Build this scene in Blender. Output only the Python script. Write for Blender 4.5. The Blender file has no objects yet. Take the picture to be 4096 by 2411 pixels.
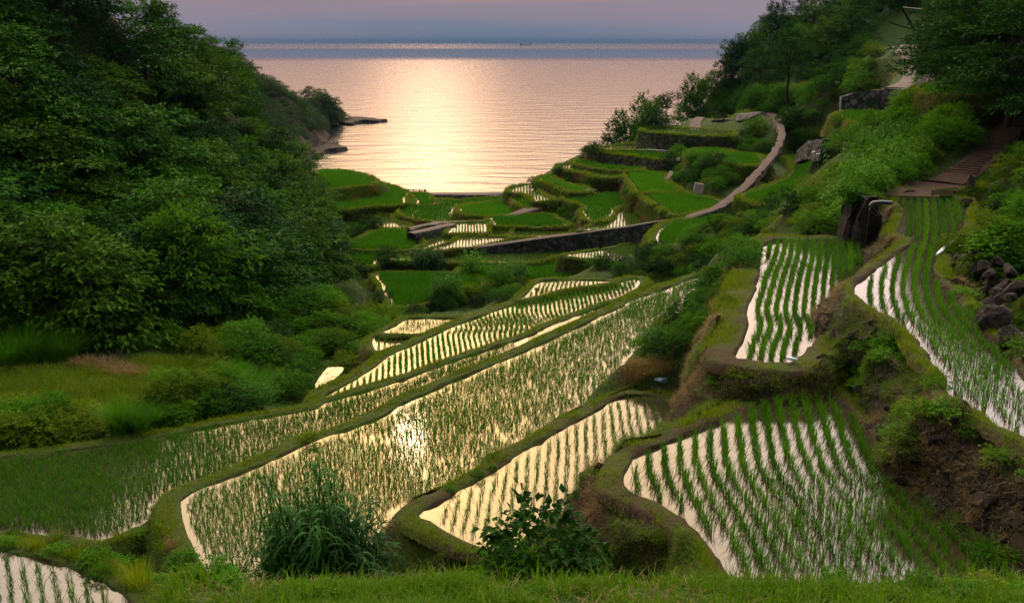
import bpy, math, random
import numpy as np
from mathutils import Vector, Matrix
from mathutils.geometry import tessellate_polygon
rng = np.random.default_rng(11)
random.seed(5)
SC = bpy.context.scene
COL = SC.collection
R = math.radians
F_PX, CX, CY, PITCH = 3982.0, 2048.0, 1205.5, R(14.6)
SEA_Z = -30.0
# ---- picture measurements -> rays -> points on planes in the place -------------------------------------
CROPS = {'S': (0, 0, 1.626), 'M': (1300, 650, .31746), 'N': (1950, 550, .31746), 'U': (2500, 350, .31746),
         'Q': (3350, 650, .5394), 'V': (1300, 950, .47619), 'W': (3300, 0, .33715), 'D': (0, 1600, .8127),
         'E': (2048, 1400, .8127), 'C': (2500, 500, .6743), 'B': (2200, 0, .7524), 'F': (0, 0, .6349), 'G': (0, 900, .6349)}
CP, SP = math.cos(PITCH), math.sin(PITCH)


def ray(u, v):
    cx, cy = (u - CX) / F_PX, -(v - CY) / F_PX
    return np.array([cx, CP + cy * SP, -SP + cy * CP])


def parse(s):
    out, c = [], 'S'
    for tok in s.replace(';', ' ').split():
        if tok.isalpha():
            c = tok
            continue
        n = [float(t) for t in tok.split(',')]
        ox, oy, k = CROPS[c]
        out.append([ox + n[0] * k, oy + n[1] * k] + n[2:])
    return out


def on_z(u, v, z):
    d = ray(u, v)
    return d * (z / d[2])


def at_d(u, v, d):
    r = ray(u, v)
    return r * (d / r[1])


def plane_pts(s, z):
    return np.array([on_z(p[0], p[1], z) for p in parse(s)])


def line_pts(s):
    return np.array([at_d(*p[:3]) for p in parse(s)])


# ---- small numeric helpers -------------------------------------------------------------------------------
def catmull(P, step, closed):
    P = np.asarray(P, float)
    n = len(P)
    out = []
    for i in range(n if closed else n - 1):
        if closed:
            a, b, c, d = P[(i - 1) % n], P[i], P[(i + 1) % n], P[(i + 2) % n]
        else:
            b, c = P[i], P[i + 1]
            a = P[i - 1] if i > 0 else 2 * b - c
            d = P[i + 2] if i + 2 < n else 2 * c - b
        L = np.linalg.norm(c - b)
        m = max(1, int(math.ceil(L / step)))
        al = .5
        ta = 0.
        tb = ta + max(1e-6, np.linalg.norm(b - a)) ** al
        tc = tb + max(1e-6, L) ** al
        td = tc + max(1e-6, np.linalg.norm(d - c)) ** al
        for k in range(m):
            t = tb + (tc - tb) * k / m
            A1 = (tb - t) / (tb - ta) * a + (t - ta) / (tb - ta) * b
            A2 = (tc - t) / (tc - tb) * b + (t - tb) / (tc - tb) * c
            A3 = (td - t) / (td - tc) * c + (t - tc) / (td - tc) * d
            B1 = (tc - t) / (tc - ta) * A1 + (t - ta) / (tc - ta) * A2
            B2 = (td - t) / (td - tb) * A2 + (t - tb) / (td - tb) * A3
            out.append((tc - t) / (tc - tb) * B1 + (t - tb) / (tc - tb) * B2)
    if not closed:
        out.append(P[-1])
    return np.array(out)


def area2(P):
    x, y = P[:, 0], P[:, 1]
    return .5 * np.sum(x * np.roll(y, -1) - y * np.roll(x, -1))


def normals_out(P, sm=2):
    T = np.roll(P, -1, 0) - np.roll(P, 1, 0)
    Nn = np.stack([T[:, 1], -T[:, 0]], 1)
    Nn /= np.maximum(1e-6, np.linalg.norm(Nn, axis=1))[:, None]
    for _ in range(sm):
        Nn = Nn * .5 + np.roll(Nn, 1, 0) * .25 + np.roll(Nn, -1, 0) * .25
        Nn /= np.maximum(1e-6, np.linalg.norm(Nn, axis=1))[:, None]
    return Nn


def inside(P, X, Y):
    x0, y0 = P[:, 0], P[:, 1]
    x1, y1 = np.roll(x0, -1), np.roll(y0, -1)
    r = np.zeros(X.shape, bool)
    for a, b, c, d in zip(x0, y0, x1, y1):
        if b == d:
            continue
        m = (b > Y) != (d > Y)
        r ^= m & (X < (c - a) * (Y - b) / (d - b) + a)
    return r


def edge_dist(P, X, Y):
    best = np.full(X.shape, 1e9)
    Q = np.roll(P, -1, 0)
    for a, b in zip(P, Q):
        ab = b - a
        L2 = max(1e-9, ab @ ab)
        t = np.clip(((X - a[0]) * ab[0] + (Y - a[1]) * ab[1]) / L2, 0, 1)
        dx, dy = X - a[0] - t * ab[0], Y - a[1] - t * ab[1]
        best = np.minimum(best, dx * dx + dy * dy)
    return np.sqrt(best)


def _h(i, j, k):
    n = (i * 374761393 + j * 668265263 + k * 1274126177) & 0x7fffffff
    n = ((n ^ (n >> 13)) * 1274126177) & 0x7fffffff
    return ((n ^ (n >> 16)) & 0xffff) / 65535.0


def noise3(p):
    p = np.asarray(p, float)
    i = np.floor(p).astype(np.int64)
    f = p - i
    f = f * f * (3 - 2 * f)
    r = 0
    for dx in (0, 1):
        for dy in (0, 1):
            for dz in (0, 1):
                w = (f[:, 0] if dx else 1 - f[:, 0]) * (f[:, 1] if dy else 1 - f[:, 1]) * (f[:, 2] if dz else 1 - f[:, 2])
                r = r + w * _h(i[:, 0] + dx, i[:, 1] + dy, i[:, 2] + dz)
    return r * 2 - 1


def fbm(p, o=3):
    r, a = 0, 1.0
    for k in range(o):
        r = r + a * noise3(p * 2 ** k + 17.3 * k)
        a *= .5
    return r


# ---- objects ----------------------------------------------------------------------------------------------
def tag(o, label=None, cat=None, group=None, kind=None):
    if label: o['label'] = label
    if cat: o['category'] = cat
    if group: o['group'] = group
    if kind: o['kind'] = kind
    return o


def mesh_data(name, V, F, mat, smooth=False, tint=None):
    me = bpy.data.meshes.new(name)
    V = np.asarray(V, np.float32)
    me.vertices.add(len(V))
    me.vertices.foreach_set('co', V.ravel())
    groups = F if isinstance(F, list) else [F]
    groups = [np.asarray(g, np.int32) for g in groups if len(g)]
    nl = sum(g.size for g in groups)
    npoly = sum(len(g) for g in groups)
    me.loops.add(nl)
    me.loops.foreach_set('vertex_index', np.concatenate([g.ravel() for g in groups]))
    me.polygons.add(npoly)
    st, off = [], 0
    for g in groups:
        k = g.shape[1]
        st.append(off + np.arange(len(g)) * k)
        off += g.size
    me.polygons.foreach_set('loop_start', np.concatenate(st).astype(np.int32))
    me.polygons.foreach_set('use_smooth', np.full(npoly, smooth, bool))
    me.update(calc_edges=True)
    if tint is not None:
        a = me.attributes.new('tint', 'FLOAT', 'POINT')
        a.data.foreach_set('value', np.asarray(tint, np.float32))
    me.materials.append(mat)
    return me


def obj(name, me, parent=None, loc=(0, 0, 0)):
    o = bpy.data.objects.new(name, me)
    COL.objects.link(o)
    o.location = loc
    if parent: o.parent = parent
    return o


def build(name, V, F, mat, parent=None, smooth=False, tint=None):
    if parent is not None:
        V = np.asarray(V, float) - np.array(parent.location)
    return obj(name, mesh_data(name, V, F, mat, smooth, tint), parent)


def empty(name, loc, label, cat, group=None, rz=0):
    o = bpy.data.objects.new(name, None)
    COL.objects.link(o)
    o.location = loc
    o.rotation_euler = (0, 0, rz)
    o.empty_display_size = .3
    return tag(o, label, cat, group)


class MB:
    """collects simple solids into one mesh"""
    def __init__(s):
        s.V, s.F4, s.F3, s.n = [], [], [], 0

    def add(s, V, F4=None, F3=None):
        V = np.asarray(V, float)
        if F4 is not None and len(F4): s.F4.append(np.asarray(F4) + s.n)
        if F3 is not None and len(F3): s.F3.append(np.asarray(F3) + s.n)
        s.V.append(V)
        s.n += len(V)

    def tube(s, P, r, seg=6, cap=True):
        P = np.asarray(P, float)
        r = np.full(len(P), r) if np.isscalar(r) else np.asarray(r)
        T = np.gradient(P, axis=0)
        T /= np.maximum(1e-9, np.linalg.norm(T, axis=1))[:, None]
        up = np.array([0, 0, 1.]) if abs(T[0][2]) < .9 else np.array([1., 0, 0])
        rings = []
        for p, t, q in zip(P, T, r):
            a = np.cross(t, up)
            a /= max(1e-6, np.linalg.norm(a))
            b = np.cross(a, t)
            th = np.arange(seg) * 2 * math.pi / seg
            rings.append(p + q * (np.cos(th)[:, None] * a + np.sin(th)[:, None] * b))
        V = np.concatenate(rings)
        F = []
        for i in range(len(P) - 1):
            for k in range(seg):
                F.append([i * seg + k, i * seg + (k + 1) % seg, (i + 1) * seg + (k + 1) % seg, (i + 1) * seg + k])
        T3 = []
        if cap:
            V = np.concatenate([V, [P[0]], [P[-1]]])
            c0, c1 = len(V) - 2, len(V) - 1
            for k in range(seg):
                T3.append([c0, (k + 1) % seg, k])
                T3.append([c1, (len(P) - 1) * seg + k, (len(P) - 1) * seg + (k + 1) % seg])
        s.add(V, F, T3)

    def box(s, c, size, rz=0, tilt=None):
        x, y, z = np.array(size) / 2
        V = np.array([[a * x, b * y, d * z] for d in (-1, 1) for a, b in ((-1, -1), (1, -1), (1, 1), (-1, 1))])
        if tilt is not None: V = V @ np.array(tilt).T
        cz, sz = math.cos(rz), math.sin(rz)
        V = V @ np.array([[cz, sz, 0], [-sz, cz, 0], [0, 0, 1]]) + np.array(c)
        s.add(V, [[3, 2, 1, 0], [4, 5, 6, 7], [0, 1, 5, 4], [1, 2, 6, 5], [2, 3, 7, 6], [3, 0, 4, 7]])

    def build(s, name, mat, parent=None, smooth=False, label=None):
        F = []
        if s.F4: F.append(np.concatenate(s.F4))
        if s.F3: F.append(np.concatenate(s.F3))
        o = build(name, np.concatenate(s.V), F, mat, parent, smooth)
        if label: o['label'] = label
        return o


# ---- materials --------------------------------------------------------------------------------------------
def newmat(name):
    m = bpy.data.materials.new(name)
    m.use_nodes = True
    nt = m.node_tree
    b = nt.nodes['Principled BSDF']
    return m, nt, b


def nd(nt, t, **kw):
    n = nt.nodes.new(t)
    for k, v in kw.items():
        if k in n.inputs: n.inputs[k].default_value = v
        else: setattr(n, k, v)
    return n


def ramp(nt, src, stops):
    r = nt.nodes.new('ShaderNodeValToRGB')
    e = r.color_ramp.elements
    while len(e) < len(stops): e.new(.5)
    for q, (p, c) in zip(e, stops):
        q.position = p
        q.color = (*c, 1) if len(c) == 3 else c
    nt.links.new(src, r.inputs[0])
    return r.outputs[0]


def mixc(nt, f, a, b, mode='MIX'):
    m = nt.nodes.new('ShaderNodeMix')
    m.data_type = 'RGBA'
    m.blend_type = mode
    for s, v in ((m.inputs[0], f), (m.inputs[6], a), (m.inputs[7], b)):
        if isinstance(v, (int, float)): s.default_value = v
        elif isinstance(v, tuple): s.default_value = (*v, 1)
        else: nt.links.new(v, s)
    return m.outputs[2]


def mth(nt, op, a, b=None, c=None, clamp=False):
    m = nt.nodes.new('ShaderNodeMath')
    m.operation = op
    m.use_clamp = clamp
    for s, v in zip(m.inputs, (a, b, c)):
        if v is None: continue
        if isinstance(v, (int, float)): s.default_value = v
        else: nt.links.new(v, s)
    return m.outputs[0]


def pos_noise(nt, scale, detail=4, rough=.6, stretch=None, obj_space=False):
    tc = nt.nodes.new('ShaderNodeTexCoord') if obj_space else nt.nodes.new('ShaderNodeNewGeometry')
    src = tc.outputs['Object'] if obj_space else tc.outputs['Position']
    if stretch:
        mp = nt.nodes.new('ShaderNodeMapping')
        mp.inputs['Scale'].default_value = stretch
        nt.links.new(src, mp.inputs[0])
        src = mp.outputs[0]
    n = nd(nt, 'ShaderNodeTexNoise', Scale=scale, Detail=detail, Roughness=rough)
    nt.links.new(src, n.inputs['Vector'])
    return n.outputs['Fac']


def bump(nt, b, h, strength, dist):
    n = nd(nt, 'ShaderNodeBump', Strength=strength, Distance=dist)
    nt.links.new(h, n.inputs['Height'])
    nt.links.new(n.outputs[0], b.inputs['Normal'])


def leaf_mat(name, dark, light, trans=.3, rough=.5, spec=.25, tip=None):
    m, nt, b = newmat(name)
    at = nd(nt, 'ShaderNodeAttribute', attribute_name='tint')
    oi = nt.nodes.new('ShaderNodeObjectInfo')
    f = mth(nt, 'ADD', mth(nt, 'MULTIPLY', at.outputs['Fac'], .62), mth(nt, 'MULTIPLY', oi.outputs['Random'], .38))
    stops = [(.1, dark), (.85, light)] + ([(1., tip)] if tip else [])
    c = ramp(nt, f, stops)
    nt.links.new(c, b.inputs['Base Color'])
    b.inputs['Roughness'].default_value = rough
    b.inputs['Specular IOR Level'].default_value = spec
    t = nt.nodes.new('ShaderNodeBsdfTranslucent')
    c2 = mixc(nt, 1.0, c, (1.5, 1.45, .5), 'MULTIPLY')
    nt.links.new(c2, t.inputs['Color'])
    mx = nt.nodes.new('ShaderNodeMixShader')
    mx.inputs[0].default_value = trans
    nt.links.new(b.outputs[0], mx.inputs[1])
    nt.links.new(t.outputs[0], mx.inputs[2])
    nt.links.new(mx.outputs[0], nt.nodes['Material Output'].inputs[0])
    return m


def plain(name, c, rough=.7, spec=.3, nscale=0, c2=None, bstr=0, bdist=.02, metal=0):
    m, nt, b = newmat(name)
    b.inputs['Roughness'].default_value = rough
    b.inputs['Specular IOR Level'].default_value = spec
    b.inputs['Metallic'].default_value = metal
    if nscale:
        n = pos_noise(nt, nscale, 5, .65)
        nt.links.new(ramp(nt, n, [(.3, c), (.7, c2 or c)]), b.inputs['Base Color'])
        if bstr: bump(nt, b, n, bstr, bdist)
    else:
        b.inputs['Base Color'].default_value = (*c, 1)
    return m


def ground_mat(name, green, green2, soil, soil2, thr=.5, patch=.35, steep=True):
    """grass and bare soil in patches, more soil on steep faces"""
    m, nt, b = newmat(name)
    big = pos_noise(nt, patch, 5, .65)
    fine = pos_noise(nt, 5., 5, .7)
    g = ramp(nt, fine, [(.3, green), (.7, green2)])
    s = ramp(nt, fine, [(.3, soil), (.7, soil2)])
    f = big
    if steep:
        ge = nt.nodes.new('ShaderNodeNewGeometry')
        sx = nt.nodes.new('ShaderNodeSeparateXYZ')
        nt.links.new(ge.outputs['Normal'], sx.inputs[0])
        f = mth(nt, 'ADD', big, mth(nt, 'MULTIPLY', mth(nt, 'SUBTRACT', .75, sx.outputs['Z']), .35))
    f = mth(nt, 'ADD', f, mth(nt, 'MULTIPLY', mth(nt, 'SUBTRACT', fine, .5), .35))
    k = mth(nt, 'MULTIPLY', mth(nt, 'SUBTRACT', f, thr - .07), 7., clamp=True)
    nt.links.new(mixc(nt, k, g, s), b.inputs['Base Color'])
    b.inputs['Roughness'].default_value = .9
    b.inputs['Specular IOR Level'].default_value = .1
    bump(nt, b, fine, .8, .12)
    return m


def stone_mat(name, c1, c2, moss, scale=2.2, mossy=.45):
    m, nt, b = newmat(name)
    ge = nt.nodes.new('ShaderNodeNewGeometry')
    vo = nd(nt, 'ShaderNodeTexVoronoi', Scale=scale)
    vo.feature = 'DISTANCE_TO_EDGE'
    nt.links.new(ge.outputs['Position'], vo.inputs['Vector'])
    vc = nd(nt, 'ShaderNodeTexVoronoi', Scale=scale)
    nt.links.new(ge.outputs['Position'], vc.inputs['Vector'])
    hs = nt.nodes.new('ShaderNodeSeparateColor')
    nt.links.new(vc.outputs['Color'], hs.inputs[0])
    st = ramp(nt, hs.outputs[0], [(.1, c1), (.9, c2)])
    gap = mth(nt, 'MULTIPLY', vo.outputs['Distance'], 9., clamp=True)
    st = mixc(nt, gap, (.012, .011, .008), st)
    n = pos_noise(nt, .9, 5, .7)
    k = mth(nt, 'MULTIPLY', mth(nt, 'SUBTRACT', n, mossy), 9., clamp=True)
    nt.links.new(mixc(nt, k, st, moss), b.inputs['Base Color'])
    b.inputs['Roughness'].default_value = .9
    b.inputs['Specular IOR Level'].default_value = .15
    hh = mth(nt, 'MULTIPLY', gap, 1.)
    bump(nt, b, hh, .9, .06)
    return m
PADDY_IOR = 1.6
HAZE = True
DENOISE = True
# ---- the paddies: outline of the water (measured), level, bank, planting -----------------------------------
# key: z level, bank drop, bank slope (m out per m down), bund width, blade height, row gap, gap in row, blades, guide, look, label
FIELDS = []


def field(key, z, outline, label, drop=2.0, bat=.25, bw=.5, h=.3, gap=.3, step=.16, nb=5, guide=None, bank='grass', full=1.0,
          margin=.25, rows=False, thin=0, bundh=.12):
    P = plane_pts(outline, z)[:, :2]
    dmin = P[:, 1].min()
    P = catmull(P, max(.3, .012 * np.median(P[:, 1])), True)
    if area2(P) < 0: P = P[::-1]
    FIELDS.append(dict(key=key, z=z, P=P, label=label, drop=drop, bat=bat, bw=bw, h=h, gap=gap, step=step, nb=nb, guide=guide,
                       bank=bank, full=full, margin=margin, rows=rows, thin=thin, bundh=bundh, dmin=dmin))


# near right
field('R1', -9.4, 'E 1245,105 1400,95 1490,150 1560,230 1650,290 1740,390 1790,500 1815,580 1900,680 2080,760 2250,850 2400,950 2530,1030 2530,1160 1800,1190 1120,1150 1030,1045 930,910 770,790 620,720 560,680 552,630 600,540 690,490 850,430 1080,340 1290,200 1265,160',
      'nearest flooded paddy of wide curving seedling rows, below the low stone wall', drop=3.2, bat=.5, bw=.5, h=.40, gap=.36, step=.11, nb=11,
      guide='E 1075,330 1085,450 1105,590 1190,740 1290,900 1390,1080', bank='dirt', rows=True, margin=.2)
field('R2', -8.7, 'C 845,705 920,690 1100,688 1250,690 1345,700 1400,740 1440,800 1400,860 1330,920 1260,990 1220,1060 1180,1180 1120,1290 1040,1370 960,1412 800,1412 672,1408 700,1290 735,1190 725,1110 770,1000 800,880 812,780',
      'flooded paddy of straight seedling rows with bright water, below the dark spout wall', drop=2.6, bat=.35, bw=.9, h=.38, gap=.30, step=.12, nb=13,
      guide='C 1005,690 985,800 965,850 925,1010 910,1110 940,1200 905,1300 875,1410', bank='dirt', rows=True, margin=.22)
field('R4', -7.6, 'Q 455,290 560,268 700,258 860,262 950,300 940,400 920,500 850,570 770,645 715,740 720,830 800,920 880,1000 930,1090 1070,1150 1085,1260 1180,1330 1260,1400; E 2520,150 2720,300 2760,560 2520,440 2400,370 2300,300 2155,235 2140,130 2050,50; Q 700,1460 622,1390 610,1320 540,1260 400,1170 270,1090 190,1045 135,980 133,920 190,875 300,790 420,700 560,600 570,580 510,570 455,545 470,470 495,380 470,340',
      'winding paddy with thick green rice on the right, beside the black rocks', drop=2.1, bat=.46, bw=.4, h=.34, gap=.33, step=.14, nb=10,
      guide='Q 645,290 655,400 650,540 600,700 560,900 600,1100 750,1300 900,1480', bank='dirt', rows=True, margin=.16)
field('R3', -12.5, 'E 590,228 730,240 800,290 865,345 870,380 700,450 600,490 470,560 370,680 300,780 100,880 0,1010; D 2560,840 2430,745 2300,705 2150,625 2062,565 2130,530 2300,430 2520,300; E 0,540 150,450 300,365 420,300 500,250',
      'pointed flooded paddy of sparse seedlings between the two brown banks', drop=4.0, bat=.4, bw=.55, h=.33, gap=.3, step=.2, nb=7, bank='dirt', rows=True, margin=.2)
field('M1', -16.4, 'D 893,500 905,480 1000,430 1090,400 1290,320 1520,215 1870,90; V 620,1420 950,1270 1250,1140 1550,1015 1850,885 2150,745 2350,650 2520,572; C 0,1062 250,970 420,905 525,888 540,905 430,970 350,1040 330,1110 220,1180 130,1290 50,1350 0,1425; E 590,90 540,170 450,228 300,305 150,390 0,480; D 2500,245 2250,405 2060,500 1960,545 1900,620 1800,950 1100,950 1000,800 940,700 905,600',
      'large long paddy holding the bright glow of the sun', drop=3.0, bat=.4, bw=.75, h=.31, gap=.3, step=.15, nb=11, bank='grass', guide='D 1090,400 1520,215 2060,5; V 1250,1140 1850,885 2520,572', full=.9)
field('M2', -17.0, 'D -120,300 0,292 300,257 640,207 1000,142 1300,87 1560,42; V 0,1392 300,1307 600,1217 850,1127 1100,1037 1400,937 1700,837 1900,742 2200,632 2420,547 2300,608 2100,698 1800,838 1500,970 1200,1098 900,1232 560,1374; D 1830,68 1500,195 1300,285 1080,385 960,415 880,440 780,490 755,570 730,600 640,645 500,690 300,670 0,650 -120,650',
      'long paddy shading to deep green at the left edge of the picture', drop=2.5, bat=.5, bw=.6, h=.36, gap=.3, step=.15, nb=12, guide='D 0,450 640,330 1080,280; V 300,1390 900,1180 1500,960 2200,650')
field('M3', -17.5, 'V 0,1332 130,1262 300,1175 440,1075 560,985 700,925 870,845 1200,705 1600,565 1900,490 2200,425 2480,375 2620,345 2640,390 2520,478 2200,598 1900,706 1700,806 1400,906 1100,1006 850,1096 600,1186 300,1276 0,1372',
      'paddy whose seedling rows wave in bright S shapes', drop=3.0, bat=.6, bw=.75, h=.3, gap=.32, step=.14, nb=8,
      guide='V 1560,590 1560,640 1590,690 1640,750 1620,800 1640,860')
field('L1', -12.0, 'D -200,735 0,745 120,770 250,800 400,850 520,905 600,960 640,1040 300,1150 -300,1150',
      'small flooded paddy with tall seedlings in the bottom left corner', drop=3.0, bat=.4, bw=.6, h=.36, gap=.3, step=.2, nb=8, rows=True)
field('M4', -17.7, 'V 715,683 1000,684 1150,685 1000,750 870,800 700,808 485,806 600,740', 'small triangular paddy with slanting rows beside the stream bushes',
      drop=3.0, bat=.5, bw=.5, h=.26, gap=.32, step=.17, nb=5, guide='V 500,800 730,690')
field('M4b', -17.9, 'V 432,824 600,822 840,818 700,868 560,920 445,960', 'tiny wedge of bright water at the stream bend, below the triangular paddy', drop=3.0, bat=.5, bw=.5, h=.26,
      gap=.34, step=.17, nb=5, guide='V 480,830 480,950')
field('M5', -17.3, 'V 1835,366 2000,364 2250,362 2400,368 2300,395 2000,440 1780,495 1690,505 1640,520 1720,455', 'narrow pointed paddy behind the field of wavy rows', drop=3.0, bat=.5, bw=.55,
      h=.3, gap=.32, step=.17, nb=5, guide='V 2150,368 2130,440')
# valley middle
field('P6', -21.8, 'V 445,305 700,303 1000,303 1190,310 1310,372 1320,400 1250,450 1100,475 950,515 750,570 560,592 515,590 560,545 500,470 480,400', 'round ended green paddy with a low wall along its near side',
      drop=2.5, bat=.2, bw=.5, h=.45, gap=.25, step=.14, nb=7, bank='stone', thin=1)
field('P8', -21.9, 'V 1350,218 1750,212 2000,235 2300,275 2520,310 2500,352 2100,345 1830,345 1500,400 1200,380 1150,260', 'dense green paddy beyond the dark bushes', drop=2.5, bat=.4, h=.45, gap=.24, step=.13, nb=7)
field('P9', -21.5, 'V 515,180 620,160 900,138 1160,118 1300,108 1700,100 2000,110 2100,135 1960,150 1760,205 1500,208 1200,205 900,205 660,200 540,190', 'long strip paddy at the foot of the high road wall',
      drop=1.8, bat=.25, bw=.5, h=.3, gap=.3, step=.2, nb=4)
field('P10', -20.2, 'V 2020,152 2150,128 2400,95 2600,60 2640,120 2600,225 2480,213 2250,185', 'small paddy with a dark grassy bank, right of the long strip paddy', drop=2.0, bat=.3, h=.3, gap=.3, step=.2, nb=4)
field('f7', -21.2, 'M 640,872 900,862 1150,890 1270,915 1200,985 1150,1060 1060,1095 700,1100 300,1090 230,1060 360,1000 520,930', 'broad plain green paddy left of the forked ramp', drop=1.6, bat=.3, h=.45, gap=.24,
      step=.14, nb=7)
field('f7b', -21.6, 'M 270,1105 700,1110 1040,1105 1000,1135 760,1190 650,1230 640,1270 560,1310 420,1305 250,1250', 'green paddy touching the edge of the forest', drop=1.6, bat=.3, h=.42, gap=.26, step=.15, nb=6)
field('f8', -20.9, 'M 1262,965 1330,930 1480,908 1800,897 2060,895 2250,900 2270,930 1740,932 1690,950 1560,1010 1400,1062 1300,1085 1150,1100 1190,1080 1330,1032 1285,1005', 'curved paddy of thin rows left of the white striped paddy',
      drop=1.2, bat=.3, bw=.4, h=.25, gap=.34, step=.2, nb=4)
field('f9', -20.75, 'M 1720,945 2100,945 2520,948 2560,965; N 330,1268 100,1322 0,1340; M 2040,1030 1700,1075 1400,1108 1290,1120 1400,1075 1600,1015', 'wedge of bright water squeezed between path and road', drop=1.2, bat=.2, bw=.35,
      h=.25, gap=.34, step=.2, nb=4)
field('f10', -20.5, 'M 1630,775 1800,765 2000,758 2040,790 2025,850 2020,885 1800,888 1560,893 1590,840', 'small square paddy right of the forked ramp wall', drop=1.4, bat=.2, bw=.45, h=.28, gap=.34, step=.2, nb=4)
field('Na', -20.7, 'N 415,1133 700,1130 940,1128 1000,1160 1015,1195 960,1215 700,1252 400,1258 250,1255 330,1215', 'white striped paddy with clear slanting rows', drop=1.4, bat=.25, bw=.45, h=.25, gap=.4, step=.16, nb=4,
      guide='N 540,1135 590,1250')
field('Nb', -20.3, 'N 40,1015 300,1005 600,985 780,985 880,1040 1010,1100 960,1122 500,1125 110,1115 75,1060', 'plain green paddy directly behind the white striped paddy', drop=1.4, bat=.25, h=.45, gap=.24, step=.14, nb=7)
field('Nlow', -19.4, 'N 1650,890 1780,890 1850,920 2000,990 2110,1060 2080,1080 1700,1140 1450,1162 1180,1170 1250,1145 1400,1090 1580,1010 1640,980', 'fan shaped paddy with bright bars of water at its tip', drop=1.4, bat=.2, bw=.5, h=.25, gap=.36,
      step=.2, nb=4, guide='N 1700,890 1690,1000')
field('N5', -19.2, 'N 965,765 1100,735 1300,722 1690,715 1700,790 1730,870 1660,868 1590,890 1570,960 1440,1050 1330,1070 1270,1030 1210,950 1200,920 1260,880', 'L shaped green paddy with a few white slots above the fan shaped one', drop=2.2,
      bat=.3, h=.42, gap=.32, step=.15, nb=6)
field('N8b', -17.4, 'N 1930,732 2100,712 2520,690; C 150,402 300,402 440,430 565,460 450,505 310,532 230,490 110,420', 'plain green paddy inside the bend of the road', drop=2.4, bat=.25, bw=.8, h=.45, gap=.24, step=.14, nb=7)
field('N8a', -17.2, 'N 1790,462 2000,452 2195,455 2215,510 2260,580 2380,688 2100,700 1900,700 1870,640 1820,560', 'green paddy with a pale channel along its right edge', drop=2.4, bat=.25, bw=.6, h=.45, gap=.24, step=.14, nb=7)
field('R6', -17.0, 'C 186,680 196,640 260,585 400,555 545,540 590,560 540,600 470,650 400,690 330,720 240,730 205,712', 'paddy of dark curving rows between the road and the bushes', drop=2.0, bat=.3, bw=.7, h=.4, gap=.36,
      step=.12, nb=8, guide='C 230,690 300,640 420,600 540,560')
field('R5', -15.4, 'C 700,428 820,385 960,325 1012,250 995,205 965,188 1095,190 1250,250 1200,400 1020,475 880,482 780,458', 'bright green paddy on the uphill side of the road, by the shrub slope', drop=3.2, bat=.1, bw=.6, h=.42, gap=.24, step=.14, nb=7)
# far side by the sea
field('f1', -19.8, 'M -40,100 100,103 200,107 380,137 500,167 590,208 640,250 560,280 400,300 230,320 110,338 -40,360', 'half round green paddy on the mound at the sea edge', drop=3.2, bat=.9, h=.46, gap=.27, step=.16, nb=6)
field('f2', -21.5, 'M 700,262 860,312 960,350 1045,395 1000,440 985,520 800,545 500,570 240,600 20,600 20,420 400,340', 'crescent green paddy round the foot of the mound', drop=1.8, bat=.2, h=.46, gap=.27, step=.16, nb=6)
field('f3', -21.9, 'M 1110,395 1200,392 1260,402 1330,460 1372,530 1180,535 1165,470', 'little green paddy below the timber fence', drop=1.2, bat=.3, h=.46, gap=.27, step=.16, nb=6)
field('f4', -22.1, 'M 1000,562 1180,548 1380,530 1360,470 1600,490 1900,470 2240,440 2250,488 1720,535 1640,565 1600,640 1660,735 1500,742 1330,740 1200,722 990,675 955,625', 'wide green paddy with a row of white slots, below the shore dike',
      drop=1.5, bat=.4, h=.42, gap=.32, step=.18, nb=5)
field('f5', -20.9, 'M 1725,568 2000,520 2250,492 2330,560 2428,620 2300,668 2100,680 1900,670 1770,650', 'oval green paddy at the bend of the upper farm road', drop=1.6, bat=.4, h=.46, gap=.27, step=.16, nb=6)
field('f6', -22.6, 'M 690,690 800,672 850,740 1000,775 1080,818 900,830 720,815 610,775 672,730', 'tiny flooded paddy below the crescent field', drop=1.5, bat=.3, h=.28, gap=.4, step=.25, nb=4)
field('f12', -23.2, 'M 280,770 380,755 480,760 520,790 400,850 300,890 250,850', 'little green plot at the edge of the forest, beyond the dark shrubs', drop=1.5, bat=.3, h=.42, gap=.27, step=.16, nb=6)
field('Nc', -19.9, 'N 300,745 360,728 480,745 530,775 560,820 645,852 520,888 440,855 370,810', 'small leaf shaped green paddy in the curve of a yellow bund', drop=1.4, bat=.3, bw=.4, h=.46, gap=.27, step=.16, nb=6)
field('Nd', -19.2, 'N 275,655 400,615 560,590 580,660 700,730 820,790 740,800 650,815 570,760 500,720 380,700 320,690', 'bent paddy with white bars at the head of the beach', drop=1.2, bat=.3, bw=.45, h=.28, gap=.4, step=.2, nb=4,
      guide='N 440,650 440,690')
field('Ne', -18.5, 'N 665,540 700,500 780,484 830,530 900,570 1100,620 1245,655 1150,690 1060,690 960,650 880,610 700,560', 'narrow curved paddy on the third step above the beach', drop=1.7, bat=.4, bw=.6, h=.42, gap=.27, step=.16, nb=6)
field('Nf', -17.4, 'N 920,390 925,355 1000,340 1080,325 1040,370 1300,420 1500,450 1745,485 1600,505 1400,500 1250,455 1100,425', 'paddy with a white striped tip high over the beach', drop=2.0, bat=.25, bw=.6, h=.28, gap=.4, step=.2, nb=4)
field('Ng', -16.9, 'N 1120,330 1140,300 1220,305 1500,360 1950,402 1930,425 1800,432 1500,400 1250,365', 'slim green paddy at the foot of the grey stone terrace wall', drop=1.2, bat=.3, bw=.4, h=.46, gap=.27, step=.16, nb=6)
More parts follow.
